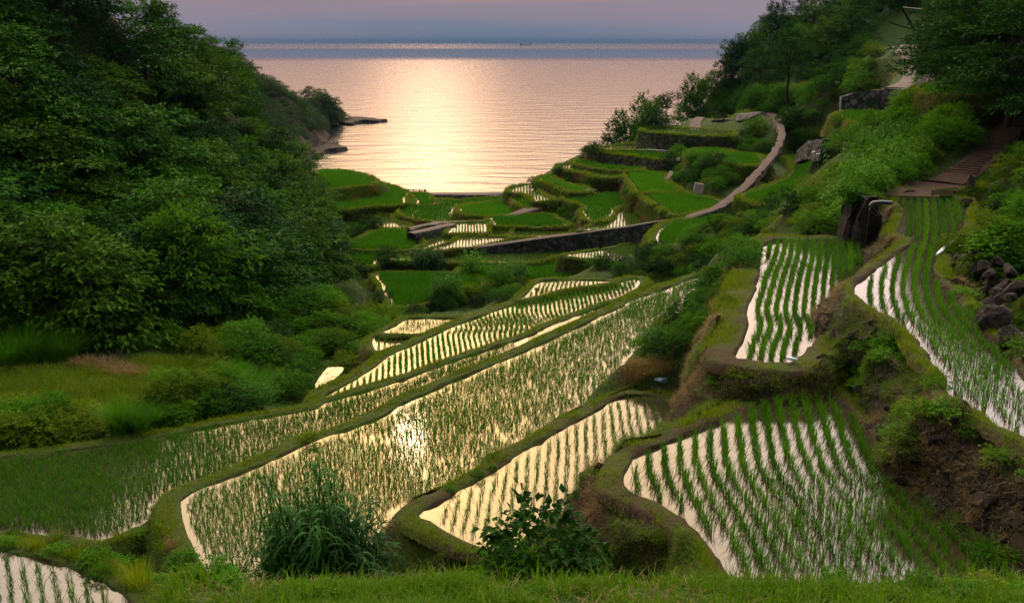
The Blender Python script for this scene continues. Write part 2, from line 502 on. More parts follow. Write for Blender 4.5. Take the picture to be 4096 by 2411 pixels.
field('Nh', -15.6, 'N 1370,192 1500,180 1900,178 2350,235 2450,240; U 590,880 560,915; N 2150,275 1900,245 1600,210', 'green paddy on top of the grey stone terrace wall', drop=2.2, bat=.1, bw=.5, h=.45, gap=.27, step=.16, nb=6, bank='stone')
field('Ni', -15.3, 'N 1310,150 1400,128 1600,108 1890,98 1960,110 1960,170 1700,166 1500,166', 'far white striped paddy at the outer edge of the terraces', drop=1.5, bat=.3, bw=.5, h=.22, gap=.5, step=.22, nb=3, guide='N 1750,110 1752,160')
field('Ua', -12.9, 'U 220,545 300,525 600,520 900,530 1330,575 1330,605 1150,612 800,595 450,572', 'highest paddy of the right terraces on a tall ivy covered wall', drop=3.4, bat=.08, bw=.6, h=.26, gap=.4, step=.25, nb=4, bank='stone')
field('Ub', -14.6, 'U 850,815 950,785 1150,780 1290,815 1400,850 1350,960 1100,950 930,905', 'green paddy behind the yellow rimmed round one', drop=2.0, bat=.4, bw=.7, h=.46, gap=.27, step=.16, nb=6)
field('Uc', -14.1, 'U 1150,858 1300,845 1500,840 1650,870 1715,925 1650,970 1500,982 1300,950 1190,905', 'rounded green paddy with a yellow grass rim by the road', drop=2.4, bat=.5, bw=.8, h=.46, gap=.27, step=.16, nb=6)
field('W1', -6.7, 'B 1560,600 1700,598 1860,610 1900,660 1800,690 1650,660', 'bright green plot above the shrub slope, under the ivy wall', drop=2.0, bat=.4, bw=.5, h=.42, gap=.27, step=.16, nb=6)
field('W2', -3.3, 'W 1150,1035 1300,1015 1600,1030 1850,1085 1950,1115 1700,1140 1300,1120', 'thin bright green plot along the foot of the shaded stone wall', drop=2.0, bat=.4, bw=.5, h=.42, gap=.27, step=.16, nb=6)

# ---- the ground as one sheet: heights from measured points ---------------------------------------------------
CTRL = []


def ctl(s, off=0.0):
    for u, v, d in parse(s):
        p = at_d(u, v, d)
        CTRL.append((p[0], p[1], p[2] + off))


for f in FIELDS:
    P = f['P']
    nrm = normals_out(P)
    s = max(1, int(2.2 * (1 + np.median(P[:, 1]) / 40) / max(.3, np.linalg.norm(P[1] - P[0]))))
    for p, n in list(zip(P, nrm))[::s]:
        q = p + n * 1.2
        CTRL.append((q[0], q[1], f['z'] - 1.2))
HILL_OFF = -5.6
ctl('-400,-600,80 0,-300,88 200,-150,95 415,0,106 500,80,115', HILL_OFF)
ctl('580,112,122 625,195,132 660,290,140 745,335,148 800,432,152', HILL_OFF - 2.6)
ctl('-300,100,70 0,100,74 200,200,80 400,300,88 550,350,98 650,400,112 750,440,128', HILL_OFF)
ctl('-300,450,60 0,450,64 200,500,66 400,520,72 600,520,80 700,550,92 800,560,112', HILL_OFF + .6)
ctl('-300,700,54 0,700,57 200,720,58 400,720,60 600,700,66 760,650,78 840,600,100', -3.2)
ctl('-300,860,52 0,870,53 300,880,54 600,840,57 770,740,66 870,690,82 868,610,103 850,500,125 812,440,140')
ctl('-300,950,47 0,950,47.5 250,940,48 450,960,46 300,1050,42 100,1060,42 600,1000,46')          # meadow
ctl('800,935,51 830,880,55.5 860,840,60; V 330,720,68 380,690,72 620,660,76 1000,590,80 1350,430,87 1100,640,72', -.6)   # stream bed
for p_ in plane_pts('G 1960,1000 1985,1012 2035,930 2075,890 2160,890 2150,930 2110,965 2060,1010 1990,1030 2080,930', -19.2):
    CTRL.append(tuple(p_))
ctl('V 370,230,95 300,330,90 420,400,86')                                                          # brown mound
for x, y, z in [(-70, 100, 16), (-60, 120, 10), (-60, 150, -5), (-50, 175, -20), (-60, 75, 14), (-90, 80, 26), (-110, 120, 15), (-40, 178, -34), (-30, 166, -34), (-22, 166, -34), (-14, 165, -34), (-7, 164, -34), (0, 163, -34), (7, 166, -34), (13, 170, -34), (22, 174, -34), (30, 184, -34), (-25, 178, -34), (-10, 178, -34),
                (-20, 230, -36), (-60, 240, -36), (20, 230, -36), (-40, 290, -36), (10, 290, -36), (50, 300, -36), (-100, 290, -36), (-5, 205, -36), (-30, 205, -36), (-10, 260, -36), (5, 178, -34), (20, 182, -34), (-65, 190, -34), (-100, 190, -33), (35, 195, -34), (45, 215, -34), (60, 240, -34), (90, 265, -34), (130, 280, -34), (-44, 150, -12),
                (-90, 155, -5), (-120, 60, 20), (-80, 45, 5)]:
    CTRL.append((x, y, z))
ctl('M 1300,388,152 1800,386,152 2220,384,152 1000,380,150')
ctl('C 100,850,75 400,650,85 600,700,62 600,1000,40 640,1200,36 500,1200,40 300,1200,46 100,1250,49 560,560,80; E 600,60,36 500,180,33 740,130,31; C 1000,550,55 1200,450,52 1350,560,47 1120,330,85 1300,200,75 1600,150,65 1500,330,50 1700,300,50 1900,200,52; B 1600,700,90 1700,560,95')
ctl('C 690,530,60 800,525,60 900,520,65 950,505,75 900,490,90 800,485,85 1000,480,95 980,500,85', -1.0)
ctl('C 2120,420,44 2300,200,50 2367,500,34 2200,700,33 2300,1000,23.7 2000,640,37 1930,820,33.6; S 2700,600,28 2700,900,22 2650,300,46 2420,420,54 2440,360,57 2480,300,62')
ctl('1480,358,172 1590,262,186 1640,285,186 1700,195,194 1790,118,200 1870,55,208 1950,-30,214 2100,-70,222 2300,-70,210', -4.5)
ctl('1600,335,176 1750,275,176', -3)
ctl('U 900,400,165 2100,300,150 1640,310,163 1300,450,158; S 1930,200,165 2050,200,145; B 1500,560,108 1830,545,100; W 100,1200,100 500,1080,104 700,900,110 300,850,125 600,640,140; S 2230,190,118 2350,195,90 2480,160,75')
ctl('1900,100,188 2050,60,175 2120,0,185 2250,-60,180', -3.5)
ctl('2200,100,150 2519,120,72 2700,110,70 2700,200,60 2400,110,100 2420,60,110')
for x in (-26, -14, -7, 0, 7, 14, 26, 40):
    for y, z in ((-4, -1.6), (0, -1.75), (4, -3.9), (8, -5.7), (9.6, -6.05), (10.6, -6.25), (11.4, -6.7), (12.6, -9.2), (14, -11.)):
        if x <= -7 and y > 6: z = z - 2.5 - .2 * y * (y > 8) if y < 12 else z - 2.
        if x >= 14 and y > 5: z = max(z, -6.2)
        CTRL.append((x, y, z))
for x, y, z in ((-20, 26, -15), (-30, 30, -17), (-45, 40, -16), (-10, 16, -13.2), (0, 16, -12.8), (-4, 17, -13), (-60, 20, -12), (4, 15, -11.5), (-14, 30, -18), (60, 30, -2), (60, 60, -1), (80, 100, 1), (110, 160, 4), (110, 200, 3), (90, 220, -2)):
    CTRL.append((x, y, z))
CTRL = np.array(CTRL)

NAZ, NR = 300, 330
AZ = np.linspace(R(-56), R(56), NAZ)
RR = np.concatenate([np.linspace(1.0, 6, 8, endpoint=False), np.geomspace(6, 300, NR - 8)])


def idw(X, Y, K=9):
    out = np.empty(X.size)
    x, y = X.ravel(), Y.ravel()
    for i in range(0, x.size, 4000):
        d2 = (x[i:i + 4000, None] - CTRL[None, :, 0]) ** 2 + (y[i:i + 4000, None] - CTRL[None, :, 1]) ** 2
        k = np.argpartition(d2, K, axis=1)[:, :K]
        dd = np.take_along_axis(d2, k, 1)
        w = 1 / (dd + .05) ** 1.25
        out[i:i + 4000] = (w * CTRL[k, 2]).sum(1) / w.sum(1)
    return out.reshape(X.shape)


GX = np.sin(AZ)[:, None] * RR[None, :]
GY = np.cos(AZ)[:, None] * RR[None, :]
GZ = idw(GX, GY)
for _ in range(2):
    Gp = np.pad(GZ, 1, mode='edge')
    GZ = (Gp[:-2, 1:-1] + Gp[2:, 1:-1] + Gp[1:-1, :-2] + Gp[1:-1, 2:] + 4 * GZ) / 8
GZ += .22 * fbm(np.stack([GX.ravel() * .6, GY.ravel() * .6, GX.ravel() * 0], 1), 3).reshape(GX.shape) * np.clip((RR - 6) / 20, .2, 1)[None, :]
# the grassy step in front of the viewer
prof = np.interp(GY, [0, 4, 8, 9.6, 10.6, 11.3, 12.2, 13.5, 15, 16.5, 19], [-1.7, -3.8, -5.6, -6.1, -6.32, -6.6, -7.6, -8.4, -9.1, -9.9, -12.])
side = np.clip((GX / np.maximum(GY, 1) + .50) / .14, 0, 1)
prof = prof - (1 - side * side * (3 - 2 * side)) * 3.2 * np.clip((GY - 5) / 4, 0, 1) + .07 * noise3(np.stack([GX.ravel() * 1.3, GY.ravel() * 1.3, GX.ravel() * 0], 1)).reshape(GX.shape)
k = np.clip((GY - 15.5) / 3.5, 0, 1)
GZ = np.where(GY < 19, prof * (1 - k) + GZ * k, GZ)
GS = GZ.copy()          # standing surface: ground or the bank tops
for f in FIELDS:
    P = f['P']
    lo, hi = P.min(0) - 4, P.max(0) + 4
    m = (GX > lo[0]) & (GX < hi[0]) & (GY > lo[1]) & (GY < hi[1])
    ix = np.where(m)
    X, Y = GX[ix], GY[ix]
    ins = inside(P, X, Y)
    ed = edge_dist(P, X, Y)
    dil = np.maximum(f['bw'] + .4, .022 * Y)
    near = ins | (ed < dil)
    z = GZ[ix]
    z = np.where(near, np.minimum(z, f['z'] - .55 - .3 * (~ins)), z)
    GZ[ix] = z
    f['_cells'] = (ix, ins | (ed < f['bw']))
# farm roads and tracks: name, line with distances, widths, look, thickness, ragged edge, lift, grade the ground to it
ROADSPEC = [
    ('farm_road', 'M 1430,1115,101.5 1700,1082,102.3; N 0,1355,103 600,1270,103.6 1200,1195,104 1800,1110,102 2250,1040,100; C 330,560,97.5 440,522,98.5 540,490,100.5 640,420,104.5 740,330,110 830,230,117 890,150,124 925,80,132 925,20,140; U 1920,420,148 1890,350,155 1820,318,160 1740,314,163',
     [1.0, 1.0, .95, .95, .85, .85, .9, 1.05, 1.4], 'road', .6, .2, 0, 0),
    ('farm_road', 'M 1340,756,117 1650,745,117 1960,738,117; N 200,1000,118.5 500,910,121 880,800,126 1200,690,130 1700,525,136 2000,430,141 2290,335,147', [1.4, 1.4, 1.5, 1.8, 1.8, 1.5, 1.4], 'road', 1.2, .2, 0, 0),
    ('ramp_path', 'M 1420,757,116 1240,790,114 1080,832,112', [1.2, 1.0], 'concrete', 1.4, 0, 0, 0),
    ('ramp_path', 'M 1600,772,113.5 1330,832,110 1080,888,107', [1.2, 1.0], 'concrete', 1.4, 0, 0, 0),
    ('shore_road', 'M 1180,392,151 1500,390,151 2000,388,151 2260,380,151', [2.2, 2.4], 'concrete', 1.2, 0, 0, 0),
    ('farm_road', 'W 830,1042,111 900,1022,112.5 970,975,116 1000,880,122 1010,780,128 1020,715,132 980,650,139 955,590,146 940,540,154', [2.4, 1.9, 1.3, 1.4, 1.6, 2.2, 2.8, 3.2, 3.4], 'concrete', 1.5, .08, 0, 1),
    ('farm_track', 'U 905,545,152 885,490,156 900,420,161 950,375,166', [2.0, 1.7, 1.6], 'road', 1.5, 0, 0, 1),
    ('dirt_track', 'W 1960,1095,71 2040,1170,68.5 2170,1270,66 2280,1400,64; C 2290,15,62 2210,100,59.5 2110,200,57 1990,290,55 1880,345,53.5', [2.6, 1.8, 1.5, 1.4, 1.4, 1.5, 1.8, 2.4], 'dirt', 1.0, .25, .05, 1)]
for rs in ROADSPEC:
    C = catmull(line_pts(rs[1]), 1.0, False)
    hw = np.interp(np.linspace(0, 1, len(C)), np.linspace(0, 1, len(rs[2])), rs[2]) / 2
    lo, hi = C[:, :2].min(0) - 5, C[:, :2].max(0) + 5
    ix = np.where((GX > lo[0]) & (GX < hi[0]) & (GY > lo[1]) & (GY < hi[1]))
    d2 = (GX[ix][:, None] - C[None, :, 0]) ** 2 + (GY[ix][:, None] - C[None, :, 1]) ** 2
    k = d2.argmin(1)
    dd = np.sqrt(d2.min(1)) - hw[k]
    zt = C[k, 2] - .18
    if rs[7]:
        w = np.clip(1 - (dd - .5) / 3.0, 0, 1)
        w = w * w * (3 - 2 * w)
        GZ[ix] = np.where(dd < .6, np.minimum(zt, zt), GZ[ix] * (1 - w) + zt * w)
    else:
        GZ[ix] = np.where(dd < .8, np.minimum(GZ[ix], zt - .3), GZ[ix])
GS = GZ.copy()
for f in FIELDS:
    ix, ok = f.pop('_cells')
    GS[ix] = np.where(ok, np.maximum(GS[ix], f['z'] + .1), GS[ix])


def sample(G, x, y):
    x, y = np.asarray(x, float), np.asarray(y, float)
    az = np.arctan2(x, y)
    r = np.hypot(x, y)
    a = np.clip((az - AZ[0]) / (AZ[1] - AZ[0]), 0, NAZ - 1.001)
    b = np.clip(np.interp(r, RR, np.arange(NR)), 0, NR - 1.001)
    i, j = a.astype(int), b.astype(int)
    fa, fb = a - i, b - j
    return (G[i, j] * (1 - fa) * (1 - fb) + G[i + 1, j] * fa * (1 - fb) + G[i, j + 1] * (1 - fa) * fb + G[i + 1, j + 1] * fa * fb)


def H(x, y):
    return sample(GZ, x, y)


def Hs(x, y):
    return sample(GS, x, y)


def cast(u, v, G=None, dmax=290, dmin=5.):
    """ground points seen along many measured directions"""
    G = GS if G is None else G
    u, v = np.atleast_1d(np.asarray(u, float)), np.atleast_1d(np.asarray(v, float))
    cx, cy = (u - CX) / F_PX, -(v - CY) / F_PX
    d = np.stack([cx, CP + cy * SP, -SP + cy * CP], 1)
    d = d / np.hypot(d[:, 0], d[:, 1])[:, None]
    res = np.full((len(u), 3), np.nan)
    live = np.arange(len(u))
    t = dmin
    while t < dmax and len(live):
        p = d[live] * t
        hit = p[:, 2] <= sample(G, p[:, 0], p[:, 1])
        if hit.any():
            k = live[hit]
            a, b = np.full(len(k), t / 1.012), np.full(len(k), t)
            for _ in range(7):
                mid = (a + b) / 2
                q = d[k] * mid[:, None]
                lowr = q[:, 2] <= sample(G, q[:, 0], q[:, 1])
                b = np.where(lowr, mid, b)
                a = np.where(lowr, a, mid)
            q = d[k] * b[:, None]
            q[:, 2] = sample(G, q[:, 0], q[:, 1])
            res[k] = q
            live = live[~hit]
        t *= 1.012
    return res


def ground_at(s):
    p = parse(s)[0]
    return cast(p[0], p[1])[0]


def px_in(poly, n):
    P = np.array([p[:2] for p in parse(poly)])
    lo, hi = P.min(0), P.max(0)
    out = []
    while len(out) < n:
        q = rng.uniform(lo, hi, (n * 2, 2))
        q = q[inside(P, q[:, 0], q[:, 1])]
        out.extend(q.tolist())
    return np.array(out[:n])


def scatter(poly, n, gap, tries=14, G=None, dmax=290):
    """points on the ground inside a measured outline, kept apart by gap metres"""
    q = px_in(poly, n * tries)
    P = cast(q[:, 0], q[:, 1], G, dmax)
    P = P[~np.isnan(P[:, 0])]
    keep = []
    for p in P:
        if len(keep) >= n: break
        if keep and (((np.array(keep) - p)[:, :2] ** 2).sum(1) < gap * gap).any(): continue
        keep.append(p)
    return np.array(keep).reshape(-1, 3)
MAT = {}
MAT['terrain'] = ground_mat('meadow_ground', (.012, .030, .004), (.032, .058, .008), (.02, .014, .008), (.04, .028, .015), thr=.62)
MAT['bank_grass'] = ground_mat('grassy_bank', (.018, .034, .004), (.05, .064, .008), (.022, .014, .008), (.05, .034, .018), thr=.66, patch=.5)
MAT['bank_dirt'] = ground_mat('earth_bank', (.022, .034, .004), (.05, .058, .008), (.016, .010, .006), (.055, .032, .017), thr=.45, patch=.45)
MAT['bank_stone'] = stone_mat('dry_stone', (.035, .032, .03), (.11, .10, .10), (.02, .04, .008), 1.9, .54)
MAT['rice'] = leaf_mat('rice_blades', (.016, .07, .002), (.065, .19, .004), .32, .6, .07, (.13, .23, .008))
MAT['rice_dense'] = leaf_mat('dense_rice', (.018, .085, .002), (.062, .20, .004), .3, .6, .06)
MAT['grass'] = leaf_mat('short_grass', (.04, .085, .003), (.17, .23, .008), .35, .6, .1, (.26, .22, .03))
MAT['fgrass'] = leaf_mat('meadow_grass', (.02, .07, .002), (.10, .20, .006), .36, .6, .06, (.22, .26, .02))
MAT['dry'] = leaf_mat('dry_grass', (.10, .065, .03), (.26, .18, .08), .3, .7, .1)
MAT['leaf_forest'] = leaf_mat('forest_leaves', (.003, .026, .001), (.050, .160, .004), .18, .65, .05)
MAT['leaf_forest2'] = leaf_mat('olive_forest_leaves', (.010, .034, .001), (.075, .17, .004), .2, .65, .05)
MAT['leaf_forest3'] = leaf_mat('cool_forest_leaves', (.002, .020, .003), (.024, .10, .010), .16, .65, .05)
MAT['bank_rough'] = stone_mat('rough_bank', (.010, .008, .006), (.045, .034, .026), (.030, .024, .010), 3.0, .47)
MAT['leaf_light'] = leaf_mat('light_leaves', (.016, .07, .002), (.09, .21, .005), .32, .65, .05)
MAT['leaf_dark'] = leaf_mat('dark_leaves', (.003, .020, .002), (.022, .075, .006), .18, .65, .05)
MAT['leaf_shrub'] = leaf_mat('shrub_leaves', (.012, .065, .002), (.085, .235, .005), .26, .65, .05)
MAT['leaf_olive'] = leaf_mat('olive_leaves', (.024, .06, .002), (.13, .20, .005), .28, .65, .05)
MAT['bark'] = plain('bark', (.02, .015, .011), .9, .1, 6, (.06, .045, .035), .6)
MAT['concrete'] = plain('worn_concrete', (.08, .06, .05), .9, .12, 1.3, (.14, .11, .09), .3)
MAT['dirt'] = plain('dirt_track', (.03, .017, .012), .95, .1, 1.6, (.065, .038, .027), .7, .05)
MAT['rock'] = plain('dark_rock', (.006, .005, .004), .85, .12, 2.6, (.030, .022, .016), 1., .08)
MAT['cliff'] = plain('cliff_rock', (.012, .009, .008), .9, .1, .12, (.045, .030, .022), 1., 1.)
MAT['wood'] = plain('grey_wood', (.05, .03, .02), .85, .1, 8, (.10, .065, .045))
MAT['teal'] = plain('teal_paint', (.03, .20, .16), .5, .4)
MAT['black_plastic'] = plain('black_pipe', (.02, .022, .028), .35, .5)
MAT['white_plastic'] = plain('white_pipe', (.62, .62, .66), .45, .4)
MAT['blue_plastic'] = plain('blue_bag', (.05, .14, .28), .3, .5, 9, (.35, .42, .5))
MAT['cable'] = plain('cable', (.12, .10, .10), .6, .3)
MAT['hull'] = plain('ship_hull', (.03, .045, .06), .5, .3)
MAT['ship_white'] = plain('ship_house', (.10, .16, .24), .5, .3)
MAT['monument'] = plain('carved_stone', (.035, .032, .03), .9, .1, 7, (.09, .085, .08))


def water_mat(name, mud, rough, b_scale, b_str, ior=1.33, dist=.02, tintc=None):
    m, nt, b = newmat(name)
    b.inputs['Base Color'].default_value = (*mud, 1)
    b.inputs['Roughness'].default_value = rough
    b.inputs['IOR'].default_value = ior
    b.inputs['Specular IOR Level'].default_value = .5
    n = pos_noise(nt, b_scale, 2, .5)
    bump(nt, b, n, b_str, dist)
    return m


MAT['paddy_water'] = water_mat('paddy_water', (.030, .022, .012), .085, 3.0, .16, PADDY_IOR, .01)


def sea_mat():
    m, nt, b = newmat('sea_water')
    b.inputs['Base Color'].default_value = (.012, .02, .028, 1)
    b.inputs['IOR'].default_value = 1.33
    ge = nt.nodes.new('ShaderNodeNewGeometry')
    sx = nt.nodes.new('ShaderNodeSeparateXYZ')
    nt.links.new(ge.outputs['Position'], sx.inputs[0])
    # wind slicks: long calm bands lying across the view, from the real distance to shore
    slick = pos_noise(nt, 1.0, 3, .55, (.00045, .0035, 0))
    dist = sx.outputs['Y']
    wv = pos_noise(nt, 1.0, 2, .5, (.0006, .0002, 0))
    lg = mth(nt, 'DIVIDE', mth(nt, 'LOGARITHM', mth(nt, 'MAXIMUM', dist, 10.), 10.), 5.)   # 200 m .46, 2 km .66, 6 km .756
    lg = mth(nt, 'ADD', lg, mth(nt, 'MULTIPLY', mth(nt, 'SUBTRACT', wv, .5), .016))
    band = ramp(nt, lg, [(0., (1, 1, 1)), (.640, (1, 1, 1)), (.664, (.22, .22, .22)), (.715, (.2, .2, .2)), (.745, (.8, .8, .8)), (.80, (.8, .8, .8)), (.86, (1, 1, 1))])
    sl = ramp(nt, slick, [(.0, (1, 1, 1)), (.62, (1, 1, 1)), (.7, (.35, .35, .35))])
    k = mixc(nt, 1.0, band, sl, 'MULTIPLY')
    rg = ramp(nt, k, [(0., (.03, .03, .03)), (1., (.10, .10, .10))])
    nt.links.new(rg, b.inputs['Roughness'])
    w1 = pos_noise(nt, 1.0, 3, .6, (.42, .85, .3))
    w2 = pos_noise(nt, 1.0, 2, .6, (.05, .13, .1))
    hh = mth(nt, 'ADD', mth(nt, 'MULTIPLY', w1, .5), mth(nt, 'MULTIPLY', w2, 2.0))
    hh = mth(nt, 'MULTIPLY', hh, k)
    bump(nt, b, hh, .42, .4)
    return m


MAT['sea'] = sea_mat()
# ---- ground sheet and sea -------------------------------------------------------------------------------------
def grid_faces(n, m):
    i, j = np.meshgrid(np.arange(n - 1), np.arange(m - 1), indexing='ij')
    a = (i * m + j).ravel()
    return np.stack([a, a + 1, a + m + 1, a + m], 1)


V = np.stack([GX.ravel(), GY.ravel(), GZ.ravel()], 1)
tag(build('ground', V, grid_faces(NAZ, NR)[:, ::-1], MAT['terrain'], smooth=True), kind='structure')
# sea: one sheet to the horizon, finer near the shore
ya = np.concatenate([np.linspace(120, 900, 30), np.geomspace(1000, 19500, 40)])
xs = np.linspace(-1.1, 1.1, 40)
V = np.array([[x * (y + 200), y, SEA_Z - (x * x * (y + 200) ** 2 + y * y) / (2 * 6.37e6) * .0] for x in xs for y in ya])
tag(build('sea', V, grid_faces(len(xs), len(ya))[:, ::-1], MAT['sea'], smooth=True), kind='structure')


def fill(P, z):
    tri = tessellate_polygon([[Vector((p[0], p[1], 0)) for p in P]])
    F = np.array(tri)
    V = np.column_stack([P, np.full(len(P), z)])
    a, b, c = V[F[:, 0]], V[F[:, 1]], V[F[:, 2]]
    up = np.cross(b - a, c - a)[:, 2] > 0
    F[~up] = F[~up][:, ::-1]
    return V, F


def blades(B, h, ang, lean, w, droop=.25, seg=2):
    """tapering blades: base points, height, heading, outward lean (m), width"""
    n = len(B)
    d = np.stack([np.cos(ang), np.sin(ang), np.zeros(n)], 1)
    s = np.stack([-np.sin(ang), np.cos(ang), np.zeros(n)], 1)
    tw = rng.uniform(-.9, .9, n)
    s = s * np.cos(tw)[:, None] + d * np.sin(tw)[:, None]
    w = np.asarray(w) * np.ones(n)
    up = np.array([0, 0, 1.])
    if seg == 1:
        V = np.stack([B - s * w[:, None] / 2, B + s * w[:, None] / 2, B + d * lean[:, None] + up * h[:, None]], 1)
        F = np.arange(n * 3).reshape(n, 3)
        return V.reshape(-1, 3), F, 3
    m = B + d * (lean * .35)[:, None] + up * (h * .62)[:, None]
    t = B + d * lean[:, None] + up * (h * (1 - droop * np.minimum(1, lean / np.maximum(h, .01))))[:, None]
    V = np.stack([B - s * w[:, None] * .4, B + s * w[:, None] * .4, m - s * w[:, None] * .5, m + s * w[:, None] * .5, t], 1)
    o = np.arange(n)[:, None] * 5
    F = np.concatenate([o + [0, 1, 3], o + [0, 3, 2], o + [2, 3, 4]])
    return V.reshape(-1, 3), F, 5


def tufts(T, nb, h, w, spread, lean, seg=2, zoff=-.02):
    """a clump of nb blades at every point"""
    n = len(T)
    B = np.repeat(T, nb, 0)
    k = len(B)
    ang = rng.uniform(0, 2 * math.pi, k)
    q = rng.uniform(0, 1, k) ** .5 * spread
    B = B + np.stack([np.cos(ang) * q, np.sin(ang) * q, np.full(k, zoff)], 1)
    hh = h * rng.uniform(.55, 1.15, k) * np.repeat(rng.uniform(.7, 1.2, n) * (1 + .3 * noise3(T * .45 + 7)), nb)
    V, F, nv = blades(B, hh, ang + rng.normal(0, .5, k), lean * hh * rng.uniform(.25, 1.2, k), w * rng.uniform(.75, 1.25, k), seg=seg)
    tint = np.repeat(np.clip(rng.normal(.45, .2, k) + np.repeat(rng.normal(0, .1, n), nb), 0, 1), nv)
    return V, F, tint


def seedling_rows(f):
    P, z = f['P'], f['z']
    c = P.mean(0)
    if f['guide']:
        Gd = plane_pts(f['guide'], z)[:, :2]
    else:
        dr = c / np.linalg.norm(c)
        Gd = np.array([c - dr * 3, c + dr * 3])
    Gd = catmull(Gd, .5, False) if len(Gd) > 2 else Gd
    d0, d1 = Gd[0] - Gd[min(3, len(Gd) - 1)], Gd[-1] - Gd[max(0, len(Gd) - 4)]
    far = 90
    Gd = np.concatenate([[Gd[0] + d0 / np.linalg.norm(d0) * far], Gd, [Gd[-1] + d1 / np.linalg.norm(d1) * far]])
    L = np.concatenate([[0], np.cumsum(np.linalg.norm(np.diff(Gd, axis=0), axis=1))])
    s = np.arange(0, L[-1], f['step'])
    C = np.stack([np.interp(s, L, Gd[:, 0]), np.interp(s, L, Gd[:, 1])], 1)
    g = Gd[-2] - Gd[1]
    g /= np.linalg.norm(g)
    lat = np.array([g[1], -g[0]])
    tl = (P - Gd[1]) @ lat
    inn = P - normals_out(P) * f['margin']
    rows = []
    lo, hi = P.min(0), P.max(0)
    C0 = C
    for k, t in enumerate(np.arange(tl.min() - 8, tl.max() + 8, f['gap'])):
        Q = C0 + lat * t
        m = (Q[:, 0] > lo[0]) & (Q[:, 0] < hi[0]) & (Q[:, 1] > lo[1]) & (Q[:, 1] < hi[1])
        Q = Q[m]
        if not len(Q): continue
        Q = Q[inside(inn, Q[:, 0], Q[:, 1])]
        if not len(Q): continue
        keep = rng.random(len(Q)) < (.97 if f['full'] >= 1 else f['full'] + .25 * noise3(np.column_stack([Q * .35, Q[:, 0] * 0])))
        Q = Q[keep] + rng.normal(0, .022, (keep.sum(), 2))
        if len(Q) < 5: continue
        cut = np.where(np.linalg.norm(np.diff(Q, axis=0), axis=1) > max(.55, 4.5 * f['step']))[0] + 1 if f['rows'] else []
        rows += [np.column_stack([q_, np.full(len(q_), z)]) for q_ in np.split(Q, cut) if len(q_) > 4]
    return rows


def noisy(V, amp, sc=.8):
    return V + amp * np.stack([fbm(V * sc + 3, 2), fbm(V * sc + 31, 2), fbm(V * sc + 57, 2)], 1)


SHORT_GRASS = []     # grass for bunds, collected


def bund_grass(f, R3, R4, zt):
    """short blades on the bund of a near paddy"""
    P = f['P']
    d = np.median(P[:, 1])
    if d > 170: return
    a, b = R3, R4
    L = np.linalg.norm(np.roll(P, -1, 0) - P, axis=1)
    dens = min(560, 11000 / d)
    for rep in range(2):
        n = rng.poisson(L * f['bw'] * dens * .5)
        i = np.repeat(np.arange(len(P)), n)
        t, q = rng.random(len(i)), rng.random(len(i)) ** .8 * 1.35
        j = (i + 1) % len(P)
        p0 = a[i] * (1 - t)[:, None] + a[j] * t[:, None]
        p1 = b[i] * (1 - t)[:, None] + b[j] * t[:, None]
        pt = p0 + (p1 - p0) * q[:, None]
        z = np.where(q > 1, zt - (q - 1) * .6, zt)
        k = noise3(np.column_stack([pt * .7, z * 0])) + noise3(np.column_stack([pt * 2.7, z * 0])) * .5
        ok = k > (-.3 if f['bank'] == 'dirt' else -.55)
        if rep == 1: ok &= q > .15
        tall = ok & (k > .45) & (rng.random(len(k)) < .5)
        SHORT_GRASS.append((np.column_stack([pt, z])[tall], max(.24, .0036 * d), max(.016, .00050 * d)))
        SHORT_GRASS.append((np.column_stack([pt, z])[ok], max(.11, .0022 * d), max(.015, .00048 * d)))


def rock_mesh(name, r, seed, sq=(1, 1, .75), amp=.35, sub=None):
    import bmesh
    bm = bmesh.new()
    bmesh.ops.create_icosphere(bm, subdivisions=sub or (4 if r > .2 else 3), radius=1)
    V = np.array([v.co[:] for v in bm.verts])
    F = np.array([[v.index for v in f.verts] for f in bm.faces])
    bm.free()
    rr = np.random.default_rng(int(seed) * 7 + 1)
    for _ in range(16):          # cleaved faces
        q = rr.normal(0, 1, 3)
        q /= np.linalg.norm(q)
        d = rr.uniform(.42, .85)
        e = V @ q - d
        V = V - np.maximum(e, 0)[:, None] * q * .93
    n = fbm(V * 1.4 + seed * 7.7, 3)
    n2 = fbm(V * 5.0 + seed * 3.1, 2)
    V = V * (1 + amp * .3 * n + .05 * n2)[:, None] * np.array(sq) * r * 1.2
    return V, F


BANK_GREEN, BANK_DRY = [], []
RIGHT_BANK = []


